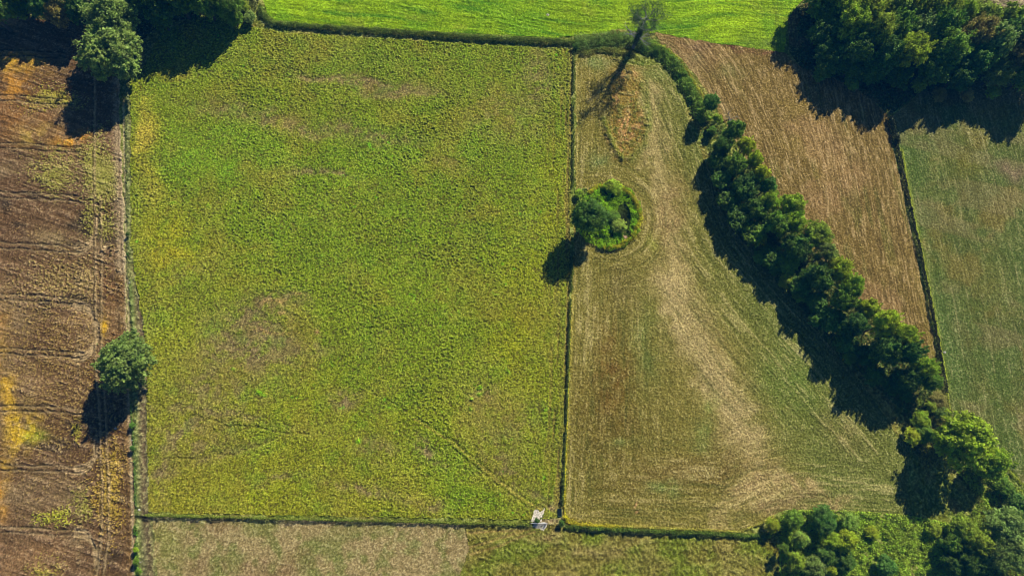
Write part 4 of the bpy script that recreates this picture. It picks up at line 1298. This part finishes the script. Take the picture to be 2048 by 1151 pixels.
patch('undergrowth', [(1150, 380), (1180, 375), (1195, 400), (1170, 450), (1152, 470)], 40, 1.2, (104, 124, 62),
      'pale weeds joining the hollow to the straight hedge', 0.2)

# ------------------------------------------------------------------ dead tree, bare shrub, snag
def grow(V, Fc, p, d, L, r, depth, rnd, spread, ends, maxd, up=0.15):
    n = 5
    pts = [p]; q0 = p.copy(); dd = d.copy()
    for i in range(n):
        dd = (dd + Vector((rnd.uniform(-1, 1), rnd.uniform(-1, 1), rnd.uniform(-0.6, 1) * 0.6 + up)) * 0.16).normalized()
        q0 = q0 + dd * (L / n); pts.append(q0.copy())
    rad = [r * (1 - 0.62 * i / n) for i in range(n + 1)]
    if depth == maxd: rad[-1] = r * 0.12
    tube(V, Fc, pts, rad, 6 if r > 0.1 else 4)
    ends.extend(pts[2:])
    if depth < maxd:
        for k in range(rnd.choice((3, 4))):
            i = rnd.choice((2, 3, 4, 5))
            a = rnd.uniform(0, 6.28)
            o = dd.orthogonal().normalized(); o.rotate(Matrix.Rotation(a, 3, dd))
            nd = (dd * (1 - spread * 0.5) + o * spread).normalized()
            grow(V, Fc, pts[i].copy(), nd, L * rnd.uniform(0.5, 0.72), rad[i] * 0.6, depth + 1, rnd, spread, ends, maxd, up)


b = P(1266, 96)
root = empty('dead_tree', (b[0], b[1], gz(b[0], b[1])), 'tall dead grey tree with bare limbs and thin ivy standing in the hedge', 'tree')
rnd = random.Random(5)
V, Fc, ends = [], [], []
tp = [Vector((0, 0, -0.2)), Vector((0.1, 0, 3)), Vector((0.25, -0.1, 6.5)), Vector((0.1, 0.1, 10)), Vector((0.4, 0.2, 13.5)), Vector((0.5, -0.1, 16)), Vector((0.7, 0.1, 18.3))]
tube(V, Fc, tp, [0.6, 0.46, 0.36, 0.26, 0.16, 0.09, 0.03], 10)
link('trunk', py_mesh('trunk', V, Fc, M_DEAD), None, root)
ends = []
for k in range(13):
    V, Fc = [], []
    z = 3.4 + k * 1.02
    i = max(j for j in range(len(tp)) if tp[j].z <= z); p = tp[i].lerp(tp[min(i + 1, 6)], (z - tp[i].z) / 3.3)
    a = k * 2.4 + 0.4
    d = Vector((math.cos(a), math.sin(a), 0.75 if k > 4 else 0.3)).normalized()
    e = []
    grow(V, Fc, p, d, (5.4 if k < 9 else 4.4) * rnd.uniform(0.8, 1.1), 0.2, 0, rnd, 0.6, e, 2)
    link('branch', py_mesh('branch', V, Fc, M_DEAD), None, root)
    if k > 4: ends += e
rng = np.random.default_rng(3)
E_ = np.array([tuple(e) for e in ends])
E_ = E_[E_[:, 2] > 9]
pk = E_[rng.integers(0, len(E_), 3800)] + rng.normal(size=(3800, 3)) * 0.6
iv = np.array([tuple(tp[0].lerp(tp[-1], t)) for t in (0.12 + 0.5 * rng.random(3000))]) + rng.normal(size=(3000, 3)) * np.array([0.5, 0.5, 0.3])
allp = np.vstack([pk, iv])
o = link('ivy', leaves_mesh('ivy', allp, rng.normal(size=allp.shape), 0.13 + 0.1 * rng.random(len(allp)), rng), M_LEAF, root)
c = lin((78, 102, 60)); o.color = (c[0], c[1], c[2], 1)

for (px, py, h, lb, sd_, nm) in [(1458, 240, 4.5, 'bare grey leafless shrub on the stubble side by the solitary round tree', 8, 'bare_shrub'),
                             (1866, 858, 3.0, 'fallen grey snag with bare limbs above the bright green tree', 9, 'dead_snag'),
                             (261, 567, 0.9, 'tiny bleached dead branch lying on the left boundary', 10, 'dead_branch'),
                             (282, 1124, 1.0, 'bleached forked dead branch in the lower left weeds', 11, 'dead_branch')]:
    b = P(px, py); rnd = random.Random(sd_)
    V, Fc = [], []
    for k in range(6 if h > 2 else 3):
        a = k * 1.1 + rnd.random()
        sp_ = 0.9 if h > 2 else 3.0
        grow(V, Fc, Vector((0, 0, 0.05)), Vector((math.cos(a) * sp_, math.sin(a) * sp_, 1)).normalized(), h * 0.62, 0.03 + 0.016 * h, 0, rnd, 0.55, [], 2, 0.1)
    ob = link(nm, py_mesh(nm, V, Fc, M_DEAD if h > 2 else M_STONE), None)
    ob.location = (b[0], b[1], gz(b[0], b[1]))
    tag(ob, lb, 'shrub' if nm == 'bare_shrub' else ('dead tree' if h > 2 else 'dead branch'))

# ------------------------------------------------------------------ blue volume added to tint the dark shadows
hz = bpy.data.materials.new('air')
hz.use_nodes = True
ht = hz.node_tree
ht.nodes.remove(ht.nodes['Principled BSDF'])
pv = ht.nodes.new('ShaderNodeVolumePrincipled')
pv.inputs['Color'].default_value = (0.02, 0.36, 1.0, 1)
pv.inputs['Density'].default_value = 0.000135
pv.inputs['Anisotropy'].default_value = 0.0
ht.links.new(pv.outputs[0], ht.nodes['Material Output'].inputs['Volume'])
hv = [(x, y, z) for z in (-3, 260) for x, y in ((-9000, -9000), (9000, -9000), (9000, 9000), (-9000, 9000))]
hm = bpy.data.meshes.new('tint_haze')
hm.from_pydata(hv, [], [(0, 3, 2, 1), (4, 5, 6, 7), (0, 1, 5, 4), (1, 2, 6, 5), (2, 3, 7, 6), (3, 0, 4, 7)])
tag(link('tint_haze', hm, hz), 'added blue volume over the fields that tints the shadows', 'tint_haze', None, 'stuff')

# ------------------------------------------------------------------ gate, trough, posts
def box(V, Fc, c, s, rz=0.0):
    b0 = len(V); ca, sa = math.cos(rz), math.sin(rz)
    for dz in (-1, 1):
        for dx, dy in ((-1, -1), (1, -1), (1, 1), (-1, 1)):
            x, y = dx * s[0] / 2, dy * s[1] / 2
            V.append((c[0] + x * ca - y * sa, c[1] + x * sa + y * ca, c[2] + dz * s[2] / 2))
    for f_ in ((0, 3, 2, 1), (4, 5, 6, 7), (0, 1, 5, 4), (1, 2, 6, 5), (2, 3, 7, 6), (3, 0, 4, 7)):
        Fc.append(tuple(b0 + i for i in f_))


g0, g1 = P(1062, 1045.5), P(1092, 1045.5)
gl = float(np.hypot(*(g1 - g0))); ga = math.atan2(g1[1] - g0[1], g1[0] - g0[0])
gate = empty('field_gate', (g0[0], g0[1], 0.1), 'closed galvanised metal bar gate on the pale concrete pad by the hedge end', 'gate')
gate.rotation_euler.z = ga
for x in (-0.12, gl + 0.12):
    V, Fc = [], []; tube(V, Fc, [(x, 0, -0.2), (x, 0, 1.2), (x, 0, 1.45)], [0.1, 0.1, 0.07], 8)
    link('post', py_mesh('post', V, Fc, M_WOOD), None, gate)
for k in range(6):
    V, Fc = [], []; z = 0.24 + k * 0.2; tube(V, Fc, [(0, 0, z), (gl, 0, z)], [0.045, 0.045], 6)
    link('rail', py_mesh('rail', V, Fc, M_STEEL), None, gate)
for x in (0.02, gl / 2, gl - 0.02):
    V, Fc = [], []; tube(V, Fc, [(x, 0.03, 0.15), (x, 0.03, 1.25)], [0.04, 0.04], 6)
    link('upright', py_mesh('upright', V, Fc, M_STEEL), None, gate)
V, Fc = [], []; tube(V, Fc, [(0.05, -0.04, 0.2), (gl / 2, -0.04, 1.18), (gl - 0.05, -0.04, 0.2)], [0.03, 0.03, 0.03], 6)
link('brace', py_mesh('brace', V, Fc, M_STEEL), None, gate)

b = P(1119, 1024)
tr_ = empty('water_trough', (b[0], b[1], 0.0), 'small dark rectangular trough at the foot of the straight hedge', 'trough')
V, Fc = [], []
w_, l_, h_ = 0.95, 1.9, 0.55
for c, s in (((-w_ / 2, 0, h_ / 2), (0.08, l_, h_)), ((w_ / 2, 0, h_ / 2), (0.08, l_, h_)), ((0, -l_ / 2 + 0.04, h_ / 2), (w_ - 0.08, 0.08, h_)), ((0, l_ / 2 - 0.04, h_ / 2), (w_ - 0.08, 0.08, h_)), ((0, 0, 0.08), (w_ - 0.08, l_ - 0.16, 0.1))):
    box(V, Fc, c, s)
link('basin', py_mesh('basin', V, Fc, M_TANK), None, tr_)
V, Fc = [], []; box(V, Fc, (0, 0, 0.36), (w_ - 0.09, l_ - 0.17, 0.02))
link('water', py_mesh('water', V, Fc, M_WATER), None, tr_)

rnd = random.Random(2)
stones = [(1095, 31, 0.45, 'pale rounded stone lying in the lime green field'), (265, 880, 0.3, 'pale stone between the two small bushes on the left boundary'),
          (279, 1019, 0.3, 'pale stone beside the culvert on the left boundary'), (231, 856, 0.3, 'pale stone at the tip of the lone tree\'s shadow'),
          (1889, 704, 0.4, 'pale stone on the pasture right of the ditch hedge')]
for px, py, s, lb in stones:
    V, Fc = [], []
    n = 8
    for i in range(5):
        th = math.pi * i / 4 * 0.55
        for k in range(n):
            a = 2 * math.pi * k / n; r_ = s * (math.sin(math.pi / 2 - th * 0.98) if i < 4 else 0.15) * rnd.uniform(0.85, 1.1)
            V.append((r_ * math.cos(a) * 1.2, r_ * math.sin(a), s * 0.7 * i / 4))
    for i in range(4):
        for k in range(n):
            Fc.append((i * n + k, i * n + (k + 1) % n, (i + 1) * n + (k + 1) % n, (i + 1) * n + k))
    Fc.append(tuple(4 * n + k for k in range(n)))
    b = P(px, py)
    ob = link('stone', py_mesh('stone', V, Fc, M_STONE), None)
    ob.location = (b[0], b[1], gz(b[0], b[1])); tag(ob, lb, 'stone')
